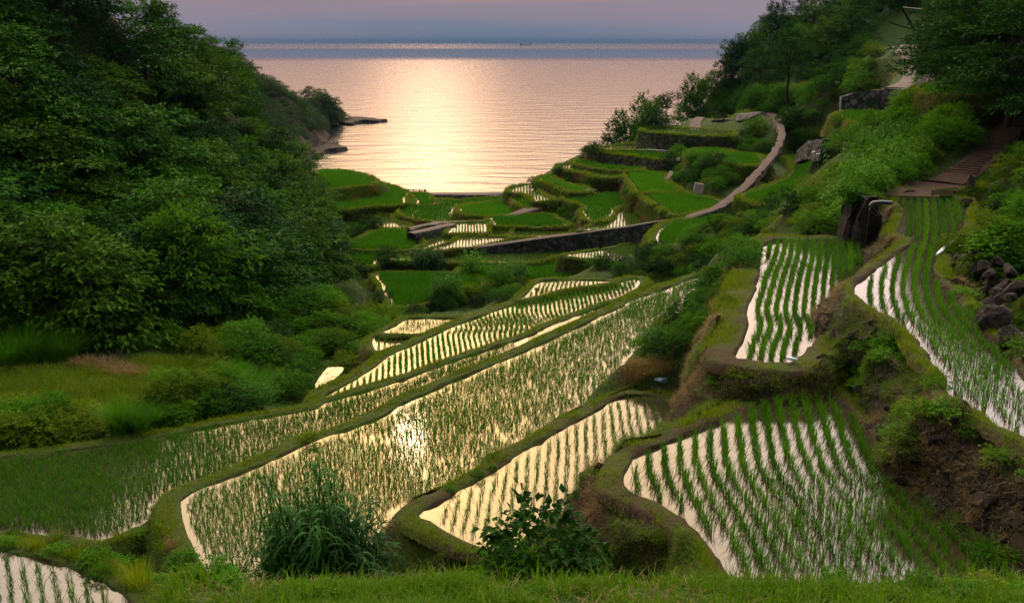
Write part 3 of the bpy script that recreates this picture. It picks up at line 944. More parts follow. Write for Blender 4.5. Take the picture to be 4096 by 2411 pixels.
def bank_tufts(Rg, nrm, d, f):
    """grass and dead stalks rooted on the face of a bank"""
    if d > 175: return
    m, n = Rg.shape[:2]
    area = np.linalg.norm(np.roll(Rg[0], -1, 0) - Rg[0], axis=1).sum() * f['drop']
    k = int(area * min(420, 7500 / d) * (.45 if f['bank'] == 'stone' else 1.))
    i = rng.integers(0, n, k)
    q = rng.random(k) ** 1.2 * (m - 1.01)
    j = q.astype(int)
    t = (q - j)[:, None]
    u = rng.random(k)[:, None]
    i2 = (i + 1) % n
    p = (Rg[j, i] * (1 - t) + Rg[j + 1, i] * t) * (1 - u) + (Rg[j, i2] * (1 - t) + Rg[j + 1, i2] * t) * u
    g = fbm(p * .55 + 5, 2) + .7 * (.45 - q / m)
    hd = np.arctan2(nrm[i, 1], nrm[i, 0])
    s = max(.20, .0030 * d)
    a = g > (.0 if f['bank'] == 'dirt' else -.3)
    for sel, out in ((a, BANK_GREEN), ((g < -.1) & (rng.random(k) < .8), BANK_DRY)):
        pp = np.repeat(p[sel], 4, 0)
        kk = len(pp)
        if not kk: continue
        an = np.repeat(hd[sel], 4) + rng.normal(0, .7, kk)
        pp = pp + rng.normal(0, .05, pp.shape)
        h = s * rng.uniform(-.35, .9, kk)
        V, F, nv = blades(pp, h, an, s * rng.uniform(.3, 1.1, kk), max(.011, .00042 * d) * rng.uniform(.7, 1.3, kk), seg=1)
        out.append((V, F, np.repeat(np.clip(rng.normal(.4, .2, kk), 0, 1), nv)))


def make_paddy(f):
    P, z = f['P'], f['z']
    c = P.mean(0)
    d = np.median(P[:, 1])
    root = empty('rice_paddy', (c[0], c[1], z), f['label'], 'rice paddy', 'terraced rice paddies')
    V, F = fill(P - normals_out(P, 1) * -.06, z)
    w = build('water', V, F, MAT['paddy_water'], root)
    nrm = normals_out(P, 3)
    n = len(P)
    wob = .5 + .5 * noise3(np.column_stack([P * .45, P[:, 0] * 0]))
    wide = f['bw'] * (.8 + .45 * wob)
    bh = f['bundh']

    def ring(o, zz):
        return np.column_stack([P + nrm * np.asarray(o).reshape(-1, 1), np.broadcast_to(zz, n)])
    hn = bh * (.75 + .5 * noise3(np.column_stack([P * 1.1, P[:, 0] * 0])))
    one = np.ones(n)
    rings = [ring(one * -.12, z - .25), ring(one * .0, z - .02), ring(one * .04, z + hn * .7), ring(one * .12, z + hn * .95), ring(wide * .45, z + hn), ring(wide * .75, z + hn * .9), ring(wide, z + hn * .6), ring(wide + .12, z - .12)]

    def strip(rs, amp):
        V = np.concatenate(rs)
        if amp: V = np.concatenate([V[:2 * n], noisy(V[2 * n:], amp, 1.4)]) if amp < .1 else noisy(V, amp, .8)
        F = []
        i = np.arange(n)
        j = (i + 1) % n
        for k in range(len(rs) - 1):
            F.append(np.stack([k * n + i, k * n + j, (k + 1) * n + j, (k + 1) * n + i], 1)[:, ::-1])
        return V, np.concatenate(F)
    V, F = strip(rings, .045 if d < 60 else .06)
    if d < 60: V[2 * n:] += (.05 * np.stack([fbm(V * 4.1, 2), fbm(V * 5.1 + 40, 2), fbm(V * 5.1 + 80, 2)], 1))[2 * n:]
    build('bund', V, F[:, ::-1], MAT['bank_dirt'] if f['bank'] == 'dirt' else MAT['bank_grass'], root, smooth=True)
    ks = np.linspace(0, 1, 22 if d < 60 else 6)
    amp = .38 if f['bank'] == 'dirt' else .14
    low = [ring(wide + .10 - .05 * (k == 0) + f['bat'] * f['drop'] * k, z - .06 - f['drop'] * k) for k in ks]
    V, F = strip(low, amp)
    if d < 60:
        V[2 * n:] += (.15 * np.stack([fbm(V * 2.6, 3), fbm(V * 3.1 + 40, 2), fbm(V * 3.1 + 80, 2)], 1))[2 * n:]
    bank_tufts(V.reshape(len(low), n, 3), nrm, d, f)
    if f['key'] == 'R4':
        Rg = V.reshape(len(low), n, 3)
        for _ in range(900):
            a, b = rng.integers(0, len(low) - 3), rng.integers(0, n)
            q = Rg[a, b]
            if nrm[b][0] < -.3 and q[1] < 30 and noise3(q[None] * .8)[0] > .0 and len(RIGHT_BANK) < 70: RIGHT_BANK.append((q, 0))
    build('bank', V, F[:, ::-1], {'dirt': MAT['bank_rough'] if f['key'] == 'R4' else MAT['bank_dirt'], 'grass': MAT['bank_grass'], 'stone': MAT['bank_stone']}[f['bank']], root, smooth=True)
    if f['key'] in ('R4', 'R1'):
        m_ = MB()
        Rg = V.reshape(len(low), n, 3)
        for _ in range(620):
            a, b_ = rng.integers(2, len(low) - 2), rng.integers(0, n)
            q = Rg[a, b_]
            if q[1] > 34 or (f['key'] == 'R4' and nrm[b_][0] > -.2) or (noise3(q[None] * .6 + 9)[0] < .1 if (a < 10 or f['key'] == 'R1') else rng.random() < .1): continue
            r_ = rng.uniform(.07, .24)
            Vr, Fr = rock_mesh('s', r_, rng.integers(1, 999), (1.1, .9, .8), .3, 2)
            m_.add(Vr + q - np.array([nrm[b_][0], nrm[b_][1], 0]) * r_ * .35, None, Fr)
        m_.build('stone_facing', MAT['rock'], root)
    bund_grass(f, P + nrm * (wide * .2)[:, None], P + nrm * (wide)[:, None], z + bh * .9)
    rows = seedling_rows(f)
    nb, h = f['nb'], f['h']
    bw_ = max(.013, .00036 * d)
    dense = h >= .38 and d > 60
    mat = MAT['rice_dense'] if dense else MAT['rice']
    seg = 2 if d < 75 else 1
    if f['rows']:
        rows.sort(key=lambda q_: -len(q_))
        for q in rows[:100]:
            V, F, t = tufts(q, nb, h, bw_, .045, .55, seg)
            build('rice_row', V, F, mat, root, tint=t)
        rows = rows[100:]
    if rows:
        T = np.concatenate(rows)
        V, F, t = tufts(T, nb, h, bw_ * (1.5 if dense else 1), .05 if not dense else .09, .6, seg)
        tag(build('rice_plants', V, F, mat, root, tint=t), kind='stuff')
    return root


for f in FIELDS: make_paddy(f)

# ---- farm roads and tracks -----------------------------------------------------------------------------------
ROADS = []


def ribbon(name, s, width, mat, thick=1.2, kind='structure', lift=.0, ragged=.0, label=None, cat=None):
    C = catmull(line_pts(s), 1.0, False)
    ROADS.append((C, float(np.max(width)) / 2 + .25))
    T = np.gradient(C, axis=0)[:, :2]
    T /= np.linalg.norm(T, axis=1)[:, None]
    Nn = np.stack([T[:, 1], -T[:, 0]], 1)
    w = np.interp(np.linspace(0, 1, len(C)), np.linspace(0, 1, len(np.atleast_1d(width))), np.atleast_1d(width)) / 2
    prof = [(-1.12, -thick), (-1.0, -.05), (-.97, 0), (-.4, .03), (.0, .035), (.4, .03), (.97, 0), (1.0, -.05), (1.12, -thick)]
    V = []
    for i, (a, b) in enumerate(prof):
        jit = ragged * noise3(np.column_stack([C[:, :2] * .9, np.full(len(C), i)])) if abs(a) > .9 else 0
        o = (a * w + jit)[:, None]
        V.append(np.column_stack([C[:, :2] + Nn * o, C[:, 2] + b + lift]))
    n = len(C)
    V = np.concatenate(V)
    i = np.arange(n - 1)
    F = np.concatenate([np.stack([k * n + i, k * n + i + 1, (k + 1) * n + i + 1, (k + 1) * n + i], 1) for k in range(len(prof) - 1)])
    o = build(name, V, F, mat, smooth=False)
    tag(o, label, cat, None, kind)
    return C, Nn, w


def road_mat():
    m, nt, b = newmat('farm_road_concrete')
    n = pos_noise(nt, 1.1, 6, .7)
    n2 = pos_noise(nt, .25, 3, .6)
    c = ramp(nt, n, [(.3, (.055, .040, .034)), (.7, (.125, .092, .078))])
    c = mixc(nt, mth(nt, 'MULTIPLY', n2, .6), c, (.06, .042, .034))
    nt.links.new(c, b.inputs['Base Color'])
    b.inputs['Roughness'].default_value = .9
    b.inputs['Specular IOR Level'].default_value = .12
    bump(nt, b, n, .4, .03)
    return m


MAT['road'] = road_mat()
for rs in ROADSPEC:
    r_ = ribbon(*rs[:2], rs[2], MAT[rs[3]], rs[4], ragged=rs[5], lift=rs[6])
    if rs is ROADSPEC[0]: C1, N1, w1 = r_
# log steps across the earth track
m = MB()
Cs = catmull(line_pts('W 2170,1270,66 2280,1400,64; C 2290,15,62 2210,100,59.5 2110,200,57 1990,290,55'), .45, False)
Ts = np.gradient(Cs, axis=0)
for p_, t_ in zip(Cs, Ts):
    m.box(p_ + [0, 0, .075], (1.5 + .2 * rng.normal(), .11, .07), math.atan2(-t_[0], t_[1]) + .04 * rng.normal())
tag(m.build('log_steps', MAT['dirt']), kind='structure')
# muddy turning place at the head of the winding paddy, with a puddle
P = catmull(plane_pts('C 1470,385 1540,350 1700,334 1900,322 2040,325 2060,350 1960,395 1880,425 1700,424 1560,415', -7.38)[:, :2], .4, True)
if area2(P) < 0: P = P[::-1]
nr = normals_out(P)
Vt, Ft = fill(P, -7.36)
n = len(P)
Vs = np.concatenate([Vt, np.column_stack([P + nr * .6, np.full(n, -8.5)])])
i = np.arange(n)
tag(build('dirt_yard', Vs, [Ft, np.stack([i, n + i, n + (i + 1) % n, (i + 1) % n], 1)], MAT['dirt']), kind='structure')
P = catmull(plane_pts('C 1815,395 1860,380 1975,374 1985,384 1930,405 1945,420 1880,424 1850,412 1820,420', -7.35)[:, :2], .3, True)
Vt, Ft = fill(P + .12 * noise3(np.column_stack([P * 2, P[:, 0]]))[:, None], -7.348)
tag(build('puddle_water', Vt, Ft, MAT['paddy_water']), kind='structure')
# stream in the gully left of the paddies
Vt, Ft = fill(catmull(plane_pts('G 1985,1010 2035,930 2075,895 2160,895 2150,930 2110,965 2060,1010 1990,1025', -18.2)[:, :2], .5, True), -18.2)
tag(build('stream_water', Vt, Ft, water_mat('stream_water', (.03, .025, .015), .12, 2.2, .9, PADDY_IOR, .08)), kind='structure')


def wall_strip(name, top, zdrop, thick, mat, label, amp=.06, rows=8, cat='stone wall', step=.5, lean=.12):
    C = catmull(top, step, False)
    T = np.gradient(C, axis=0)[:, :2]
    T /= np.linalg.norm(T, axis=1)[:, None]
    Nn = np.stack([T[:, 1], -T[:, 0]], 1)
    n = len(C)
    dz = np.interp(np.linspace(0, 1, n), np.linspace(0, 1, len(np.atleast_1d(zdrop))), np.atleast_1d(zdrop))
    rr = [np.column_stack([C[:, :2] - Nn * thick, C[:, 2] - dz]), np.column_stack([C[:, :2] - Nn * thick, C[:, 2]])]
    for k in np.linspace(0, 1, rows):
        rr.append(np.column_stack([C[:, :2] + Nn * (lean * dz * k)[:, None], C[:, 2] - dz * k]))
    V = np.concatenate(rr)
    V[2 * n:] = noisy(V[2 * n:], amp, 1.6)
    i = np.arange(n - 1)
    m = len(rr)
    F = np.concatenate([np.stack([k * n + i, (k + 1) * n + i, (k + 1) * n + i + 1, k * n + i + 1], 1) for k in range(m - 1)])
    ends = [[k * n for k in range(m)][::-1], [k * n + n - 1 for k in range(m)]]
    o = build(name, V, [F, np.array(ends)], mat, smooth=False)
    tag(o, label, cat)
    return o


k = (C1[:, 0] > C1[0, 0] + 2.2) & (np.arange(len(C1)) < len(C1) * .56)
k &= C1[:, 1] < 105.5
top = np.column_stack([C1[k][:, :2] + N1[k] * (w1[k] + .12)[:, None], C1[k][:, 2] - .03])
if N1[k][:, 1].mean() > 0:
    top = np.column_stack([C1[k][:, :2] - N1[k] * (w1[k] + .12)[:, None], C1[k][:, 2] - .03])[::-1]
MAT['wall_dark'] = stone_mat('dark_stone', (.02, .019, .018), (.075, .07, .07), (.014, .03, .006), 2.2, .5)  # stone in a darker tone than the grey walls
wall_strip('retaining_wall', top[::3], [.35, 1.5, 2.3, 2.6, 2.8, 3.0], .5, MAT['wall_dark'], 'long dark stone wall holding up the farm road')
# ---- plant shapes: leaves on sprays, sprays on crowns ---------------------------------------------------------
def leaves(C, out, size, asp=.42, droop=.5, rnd=.5):
    """diamond leaves: centre, pointing direction, length"""
    n = len(C)
    d = out + rng.normal(0, rnd, (n, 3)) * np.array([1, 1, .6])
    d[:, 2] -= droop
    d /= np.linalg.norm(d, axis=1)[:, None]
    up = np.array([0, 0, 1.]) + rng.normal(0, .35, (n, 3))
    s = np.cross(d, up)
    s /= np.maximum(1e-6, np.linalg.norm(s, axis=1))[:, None]
    L = (np.asarray(size) * rng.uniform(.65, 1.25, n))[:, None]
    W = L * asp * .5
    nrm = np.cross(s, d)
    V = np.stack([C, C + d * L * .45 + s * W + nrm * L * .06, C + d * L - nrm * L * .08, C + d * L * .45 - s * W + nrm * L * .06], 1)
    o = np.arange(n)[:, None] * 4
    return V.reshape(-1, 3), np.concatenate([o + [0, 1, 2], o + [0, 2, 3]])


def crown(n_spray, per, rad, hgt, z0, leaf, pads=9, pad_r=.42, flat=.5, droop=.5, inner=.25, asp=.42, seed=0, lump=.25):
    """a crown of leafy pads: uneven outline, shelves with gaps between them"""
    r = np.random.default_rng(seed)
    pc = []
    for i in range(pads):
        th = i * 2.39996 + r.uniform(-.4, .4)
        u = (i + .5) / pads
        zz = .08 + .92 * u
        rr = math.sqrt(max(0, 1 - (zz * .95) ** 2)) * r.uniform(.55, 1.0)
        pc.append([math.cos(th) * rr * rad * .8, math.sin(th) * rr * rad * .8, z0 + hgt * zz * r.uniform(.8, 1.0), rad * pad_r * r.uniform(.65, 1.25)])
    pc = np.array(pc)
    k = r.integers(0, pads, n_spray)
    v = r.normal(0, 1, (n_spray, 3))
    v /= np.linalg.norm(v, axis=1)[:, None]
    v[:, 2] = np.abs(v[:, 2]) * 1.0 - .05
    q = np.where(r.random(n_spray) < inner, r.uniform(.4, .9, n_spray), r.uniform(.88, 1.06, n_spray))
    S = pc[k, :3] + v * (pc[k, 3] * q)[:, None] * np.array([1, 1, flat])
    S += lump * leaf * r.normal(0, 1, S.shape)
    out = S - np.array([0, 0, z0 + hgt * .2])
    out[:, 2] *= .4
    out /= np.maximum(.05, np.linalg.norm(out, axis=1))[:, None]
    out = out * .6 + v * .5
    # leaves hang along both sides of each spray
    t = r.uniform(0, 1, (n_spray, per))
    base = S[:, None, :] + out[:, None, :] * (t * leaf * 2.6)[..., None]
    base[..., 2] -= (t ** 2) * leaf * 1.5 * droop
    side = np.stack([-out[:, 1], out[:, 0], np.zeros(n_spray)], 1)
    base += side[:, None, :] * (r.uniform(-1, 1, (n_spray, per)) * leaf * .9)[..., None]
    base += r.normal(0, leaf * .22, base.shape)
    Vv, F = leaves(base.reshape(-1, 3), np.repeat(out, per, 0) + np.repeat(side, per, 0) * r.uniform(-.8, .8, (n_spray * per, 1)), leaf, asp, droop)
    tt = np.repeat(np.clip(r.normal(.45, .16, n_spray)[:, None] + r.normal(0, .12, (n_spray, per)), 0, 1).ravel(), 4)
    return Vv, F, tt, pc


def trunk_mesh(name, pc, z0, base_r, hgt, mat, lean=(0, 0), limbs=True):
    m = MB()
    top = np.array([lean[0], lean[1], z0 + hgt * .55])
    P = np.array([[0, 0, -.6], [lean[0] * .15 + .05, lean[1] * .15, z0 * .5], [lean[0] * .5 - .05, lean[1] * .5 + .05, z0 + hgt * .1], top])
    m.tube(catmull(P, .5, False), np.linspace(base_r, base_r * .45, len(catmull(P, .5, False))), 7)
    if limbs:
        for c in pc:
            a = P[2] * .6 + top * .4 * rng.uniform(.2, 1.)
            a = P[2] + (top - P[2]) * rng.uniform(0, .9)
            mid = (a + c[:3]) / 2 + np.array([0, 0, .12 * hgt])
            Q = catmull(np.array([a, mid, c[:3]]), .6, False)
            m.tube(Q, np.linspace(base_r * .4, base_r * .1, len(Q)), 5, cap=False)
    F = [np.concatenate(m.F4)] + ([np.concatenate(m.F3)] if m.F3 else [])
    return mesh_data(name, np.concatenate(m.V), F, mat, True)


KINDS = {}


def tree_kind(key, mats, n=3, **kw):
    """a few variants; each is (trunk mesh or None, crown mesh)"""
    out = []
    base_r = kw.pop('base_r', .16)
    has_trunk = kw.pop('trunk', True)
    lean = kw.pop('lean', (0, 0))
    limbs = kw.pop('limbs', True)
    for i in range(n):
        Vv, F, t, pc = crown(seed=abs(hash_str(key)) + i * 101, **kw)
        mt = mats[i % len(mats)]
        cm = mesh_data(key + '_crown', Vv, F, MAT[mt], False, t)
        tm = trunk_mesh(key + '_trunk', pc, kw['z0'], base_r, kw['hgt'], MAT['bark'], lean, limbs) if has_trunk else None
        out.append((tm, cm))
    KINDS[key] = out


def hash_str(s):
    return sum((i + 1) * ord(c) for i, c in enumerate(s)) % 9973


tree_kind('forest_tree', ['leaf_forest', 'leaf_forest2', 'leaf_forest3', 'leaf_forest'], 7, n_spray=600, per=9, rad=3.3, hgt=6.4, z0=.7, leaf=.40, pads=16, pad_r=.38, flat=.46, droop=.75, inner=.12)
tree_kind('layered_tree', ['leaf_forest', 'leaf_forest2', 'leaf_forest3'], 3, n_spray=500, per=9, rad=3.2, hgt=6.4, z0=1.2, leaf=.38, pads=18, pad_r=.40, flat=.24, droop=.35, inner=.2)
tree_kind('pale_tree', ['leaf_light'], 2, n_spray=720, per=9, rad=3.4, hgt=5.2, z0=.9, leaf=.33, pads=26, pad_r=.38, flat=.5, droop=.6)
tree_kind('hill_tree', ['leaf_forest', 'leaf_dark', 'leaf_forest3', 'leaf_forest2'], 4, n_spray=480, per=11, rad=3.3, hgt=5.2, z0=.8, leaf=.36, pads=14, pad_r=.42, flat=.6, droop=.5)
tree_kind('dark_tree', ['leaf_dark'], 2, n_spray=1300, per=11, rad=4.2, hgt=7.0, z0=1.9, leaf=.27, pads=18, pad_r=.36, flat=.42, droop=.35, base_r=.22)
tree_kind('open_tree', ['leaf_dark'], 1, n_spray=330, per=10, rad=4.3, hgt=4.6, z0=2.2, leaf=.36, pads=11, pad_r=.27, flat=.5, droop=.3, base_r=.2)
tree_kind('shrub', ['leaf_shrub', 'leaf_olive', 'leaf_shrub'], 4, n_spray=420, per=9, rad=1.25, hgt=1.1, z0=.0, leaf=.13, pads=11, pad_r=.42, flat=.8, droop=.45, trunk=True, base_r=.05)
tree_kind('dark_shrub', ['leaf_forest', 'leaf_dark'], 2, n_spray=420, per=9, rad=1.4, hgt=1.4, z0=.0, leaf=.15, pads=11, pad_r=.42, flat=.8, droop=.4, base_r=.05)
tree_kind('light_shrub', ['leaf_light', 'leaf_olive'], 3, n_spray=460, per=9, rad=1.2, hgt=1.1, z0=.0, leaf=.12, pads=12, pad_r=.4, flat=.75, droop=.5, base_r=.05)
tree_kind('broad_bush', ['leaf_dark', 'leaf_shrub'], 2, n_spray=240, per=7, rad=1.1, hgt=1.1, z0=.05, leaf=.17, pads=14, pad_r=.36, flat=.7, droop=.5, asp=.75, base_r=.04)
tree_kind('low_weeds', ['leaf_shrub', 'leaf_light', 'leaf_olive'], 3, n_spray=130, per=7, rad=.62, hgt=.4, z0=.02, leaf=.10, pads=9, pad_r=.45, flat=.7, droop=.4, asp=.6, base_r=.02)
tree_kind('vine_mound', ['leaf_forest', 'leaf_shrub'], 2, n_spray=520, per=9, rad=1.7, hgt=2.2, z0=-.4, leaf=.17, pads=14, pad_r=.45, flat=1.0, droop=.8, base_r=.05)


def grass_clump(key, n, h, spread, w, lean, mat, seed, stems=0):
    """fountain of long arching blades"""
    r = np.random.default_rng(seed)
    V, F, T, o = [], [], [], 0
    seg = 6
    for i in range(n):
        a = r.uniform(0, 2 * math.pi)
        L = h * r.uniform(.6, 1.15)
        out = r.uniform(.15, 1.) * lean
        b = np.array([math.cos(a), math.sin(a), 0]) * r.uniform(0, spread)
        d = np.array([math.cos(a + r.normal(0, .5)), math.sin(a + r.normal(0, .5)), 0])
        s = np.array([-d[1], d[0], 0])
        t = np.linspace(0, 1, seg)
        z = L * (t - .42 * out * t ** 2.2)
        x = L * out * (.25 * t + .75 * t ** 2)
        c = b + d * x[:, None] + np.array([0, 0, 1]) * z[:, None]
        ww = w * (1 - t ** 1.6) * .5 + .001
        V += [c - s * ww[:, None], c + s * ww[:, None]]
        for k in range(seg - 1):
            F.append([o + k, o + seg + k, o + seg + k + 1, o + k + 1])
        T += [np.full(seg * 2, np.clip(r.normal(.5, .22), 0, 1))]
        o += seg * 2
    KINDS.setdefault(key, []).append((None, mesh_data(key + '_blades', np.concatenate(V), np.array(F), MAT[mat], True, np.concatenate(T))))


def reed_clump(key, n, h, spread, mat, seed):
    """upright canes with long leaves leaving them along their length"""
    r = np.random.default_rng(seed)
    V, F, T, o = [], [], [], 0

    def strip(c, s, ww, tint):
        nonlocal o
        k = len(c)
        V.extend([c - s * ww[:, None], c + s * ww[:, None]])
        for q in range(k - 1): F.append([o + q, o + k + q, o + k + q + 1, o + q + 1])
        T.append(np.full(2 * k, tint))
        o += 2 * k
    for i in range(n):
        a = r.uniform(0, 2 * math.pi)
        b = np.array([math.cos(a), math.sin(a), 0]) * spread * math.sqrt(r.random())
        L = h * r.uniform(.45, 1.1)
        tilt = np.array([r.normal(0, .16), r.normal(0, .16), 1.])
        t = np.linspace(0, 1, 5)
        c = b + tilt * (L * t)[:, None]
        strip(c, np.array([1., 0, 0]), np.full(5, .009), .15)
        for k in range(r.integers(7, 12)):
            u = r.uniform(.2, 1.)
            p = b + tilt * L * u
            th = r.uniform(0, 2 * math.pi)
            d = np.array([math.cos(th), math.sin(th), 0])
            s = np.array([-d[1], d[0], 0])
            ll = r.uniform(.35, .75) * h * .42
            tt = np.linspace(0, 1, 6)
            cc = p + d * (ll * tt * .8)[:, None] + np.array([0, 0, 1]) * (ll * (.75 * tt - .95 * tt ** 2.2))[:, None]
            strip(cc, s, .05 * np.sin(np.clip(tt * 2.6 + .35, 0, math.pi)) * .5 + .001, np.clip(r.normal(.4, .2), 0, 1))
    KINDS.setdefault(key, []).append((None, mesh_data(key + '_blades', np.concatenate(V), np.array(F), MAT[mat], True, np.concatenate(T))))


for sd in (3, 4): grass_clump('pampas_clump', 520, 1.5, .35, .022, .85, 'leaf_shrub', sd)
for sd in (5,): grass_clump('pale_clump', 420, 1.2, .35, .02, .9, 'leaf_olive', sd)
for sd in (6, 7): grass_clump('tall_weeds', 240, .8, .55, .022, .5, 'grass', sd)
for sd in (8, 9): reed_clump('reed_clump', 60, 2.0, .75, 'leaf_dark_reed', sd) if 'leaf_dark_reed' in MAT else None
MAT['reed'] = leaf_mat('reed_leaves', (.006, .035, .006), (.03, .10, .014), .15, .65, .05)
for sd in (8, 9): reed_clump('reed_clump', 85, 2.1, .8, 'reed', sd)
for sd in (12, 13): reed_clump('bamboo_grass', 70, 1.8, 1.0, 'leaf_shrub', sd)
PART_NAME = {'pampas_clump': 'blades', 'pale_clump': 'blades', 'tall_weeds': 'blades', 'reed_clump': 'canes', 'bamboo_grass': 'canes'}
OBJ_NAME = {'forest_tree': ('forest_tree', 'tree'), 'layered_tree': ('forest_tree', 'tree'), 'pale_tree': ('pale_tree', 'tree'), 'hill_tree': ('hillside_tree', 'tree'), 'dark_tree': ('dark_tree', 'tree'),
            'open_tree': ('open_tree', 'tree'), 'shrub': ('shrub', 'shrub'), 'dark_shrub': ('dark_bush', 'bush'), 'light_shrub': ('leafy_shrub', 'shrub'), 'broad_bush': ('broadleaf_bush', 'bush'),
            'low_weeds': ('weed_clump', 'weeds'), 'vine_mound': ('vine_thicket', 'thicket'), 'pampas_clump': ('pampas_grass', 'grass clump'), 'pale_clump': ('pampas_grass', 'grass clump'),
            'tall_weeds': ('weed_clump', 'weeds'), 'reed_clump': ('reed_clump', 'reeds'), 'bamboo_grass': ('bamboo_grass', 'bamboo grass')}


def plant(key, p, label, group=None, scale=1., sz=None, var=None, sink=.08, rz=None, parts=True):
    tm, cm = KINDS[key][var if var is not None else rng.integers(len(KINDS[key]))]
    nm, cat = OBJ_NAME[key]
    sz = sz or scale * rng.uniform(.88, 1.15)
    rz = rng.uniform(0, 6.28) if rz is None else rz
    if tm is None or not parts:
        o = obj(nm, cm, None, (p[0], p[1], p[2] - sink))
        tag(o, label, cat, group)
    else:
        o = empty(nm, (p[0], p[1], p[2] - sink), label, cat, group)
        obj('crown' if 'tree' in nm else 'leaves', cm, o)
        obj('trunk' if 'tree' in nm else 'stems', tm, o)
    o.rotation_euler = (0, 0, rz)
    o.scale = (scale * rng.uniform(.92, 1.1), scale * rng.uniform(.92, 1.1), sz)
    return o
# ---- planting the slopes --------------------------------------------------------------------------------------
def free(P, pad=.25, road_pad=.2):
    """not standing in a paddy or on a road"""
    ok = np.ones(len(P), bool)
    for f in FIELDS:
        Q = f['P']
        lo, hi = Q.min(0) - 1, Q.max(0) + 1
        c = np.where((P[:, 0] > lo[0]) & (P[:, 0] < hi[0]) & (P[:, 1] > lo[1]) & (P[:, 1] < hi[1]))[0]
        if len(c):
            b = inside(Q, P[c, 0], P[c, 1]) | (edge_dist(Q, P[c, 0], P[c, 1]) < pad)
            ok[c[b]] = False
    for C, w in ROADS:
        d2 = ((P[:, None, :2] - C[None, ::2, :2]) ** 2).sum(2).min(1)
        ok &= d2 > (w + road_pad) ** 2
    return ok


def to_px(p):
    d = np.array([p[0], p[1] * CP - p[2] * SP, p[1] * SP + p[2] * CP])
    return (CX + F_PX * d[0] / d[1]) / 1.626, (CY - F_PX * d[2] / d[1]) / 1.626


STREAM_VIEW = np.array([[776, 890], [856, 893], [845, 940], [800, 985], [770, 975]])   # the bright reach of the stream stays open
ROAD_VIEW = np.array([[2165, 100], [2275, 100], [2275, 240], [2240, 262], [2185, 262]])      # and the upper concrete road


def spread(poly, n, gap, kinds, labels, group, smin=.8, smax=1.2, pad=.5, dmax=290, G=None, sink=.08, xmax=None, ymin=None, tall=1.):
    P = scatter(poly, n, gap, G=G, dmax=dmax)
    if not len(P): return
    P = P[free(P, pad, pad)]
    if len(P):
        uv = np.array([to_px(p) for p in P])
        P = P[~(inside(STREAM_VIEW, uv[:, 0], uv[:, 1]) | inside(ROAD_VIEW, uv[:, 0], uv[:, 1]))]
    if xmax is not None: P = P[P[:, 0] < xmax(P[:, 1])]
    if ymin: P = P[P[:, 1] > ymin]
    for p in P:
        lab = labels(p) if callable(labels) else labels
        k = kinds[rng.integers(len(kinds))]
        s = rng.uniform(smin, smax)
        plant(k, p, lab, group, s, sz=s * rng.uniform(.85, 1.2) * tall, sink=sink)


def forest_label(p):
    u, v = to_px(p)
    if u > 700 and v > 300: return 'dark forest tree on the flank facing the terraces and the bay'
    if v < 200 + max(0, (u - 420)) * .7 and u > 330: return 'dark forest tree on the crest of the left hillside, against sky or sea'
    if v > 690: return 'dark forest tree low on the left slope, just above the stream thickets'
    if u < 330 and v < 380: return 'dark forest tree high in the upper left corner of the hillside'
    return 'dark forest tree packed in the middle of the left hillside'


FOREST = 'S -70,-60 430,-60 520,60 600,110 650,200 660,285 710,305 760,345 770,430 800,520 820,620 822,690 740,725 600,800 450,845 300,855 0,855 -70,855'
SKYLINE = np.array([q[:2] for q in parse('S -900,-900 300,-900 415,0 445,35 510,72 585,102 632,150 640,200 600,255 640,285 700,292 750,330 785,400 812,450 838,520 858,590 864,660 900,900 -900,900')]) / 1.626
P = scatter(FOREST, 300, 3.3, tries=40, G=GZ, dmax=160)
P = P[(P[:, 0] < -12 - .02 * P[:, 1]) & free(P, 2.0)]
for p in P:
    s = rng.uniform(.78, 1.22)
    u, v = to_px(p)
    # the crown must stay under the measured skyline
    ok = False
    for s in (s, s * .8, s * .62):
        tu, tv = to_px(p + np.array([0, 0, 6.6 * s]))
        ru, rv = to_px(p + np.array([2.6 * s, 0, 4.5 * s]))
        if inside(SKYLINE, np.array([tu, ru]), np.array([tv, rv])).all():
            ok = True
            break
    if not ok: continue
    plant('layered_tree' if (u > 480 and v < 300 and rng.random() < .6) else 'forest_tree', p, forest_label(p), 'trees of the left hillside forest', s, sz=s * rng.uniform(.72, .98), sink=.1)
# crest trees given by the skyline itself
for u, v, d in ((425, 25, 104), (455, 70, 108), (500, 95, 113), (545, 118, 117), (590, 130, 122), (612, 175, 128), (622, 215, 131), (596, 285, 126), (640, 310, 140), (690, 318, 143), (735, 360, 147), (762, 410, 149), (780, 460, 150), (792, 500, 148), (812, 550, 136), (825, 600, 122), (828, 640, 108)):
    p = at_d(u * 1.626, v * 1.626, d)
    g = H(p[0], p[1])
    s = max(.45, (p[2] - g) / 7.2 + .05)
    plant('layered_tree' if v < 280 else 'forest_tree', (p[0] - 1.6, p[1], float(g)), forest_label(np.array([p[0], p[1], p[2]])), 'trees of the left hillside forest', min(.95, s * .9), sz=s, sink=.1)

q = px_in(FOREST, 9500)
P = cast(q[:, 0], q[:, 1], GZ, 160)
P = P[~np.isnan(P[:, 0])]
P = P[(P[:, 0] < -12 - .02 * P[:, 1]) & free(P, 1.0)]
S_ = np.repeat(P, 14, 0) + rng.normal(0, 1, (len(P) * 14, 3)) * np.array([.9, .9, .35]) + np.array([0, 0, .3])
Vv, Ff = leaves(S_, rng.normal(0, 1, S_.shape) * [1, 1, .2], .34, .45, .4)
tag(build('forest_undergrowth', Vv, Ff, MAT['leaf_dark'], tint=np.repeat(np.clip(rng.normal(.3, .15, len(S_)), 0, 1), 4)), kind='stuff')

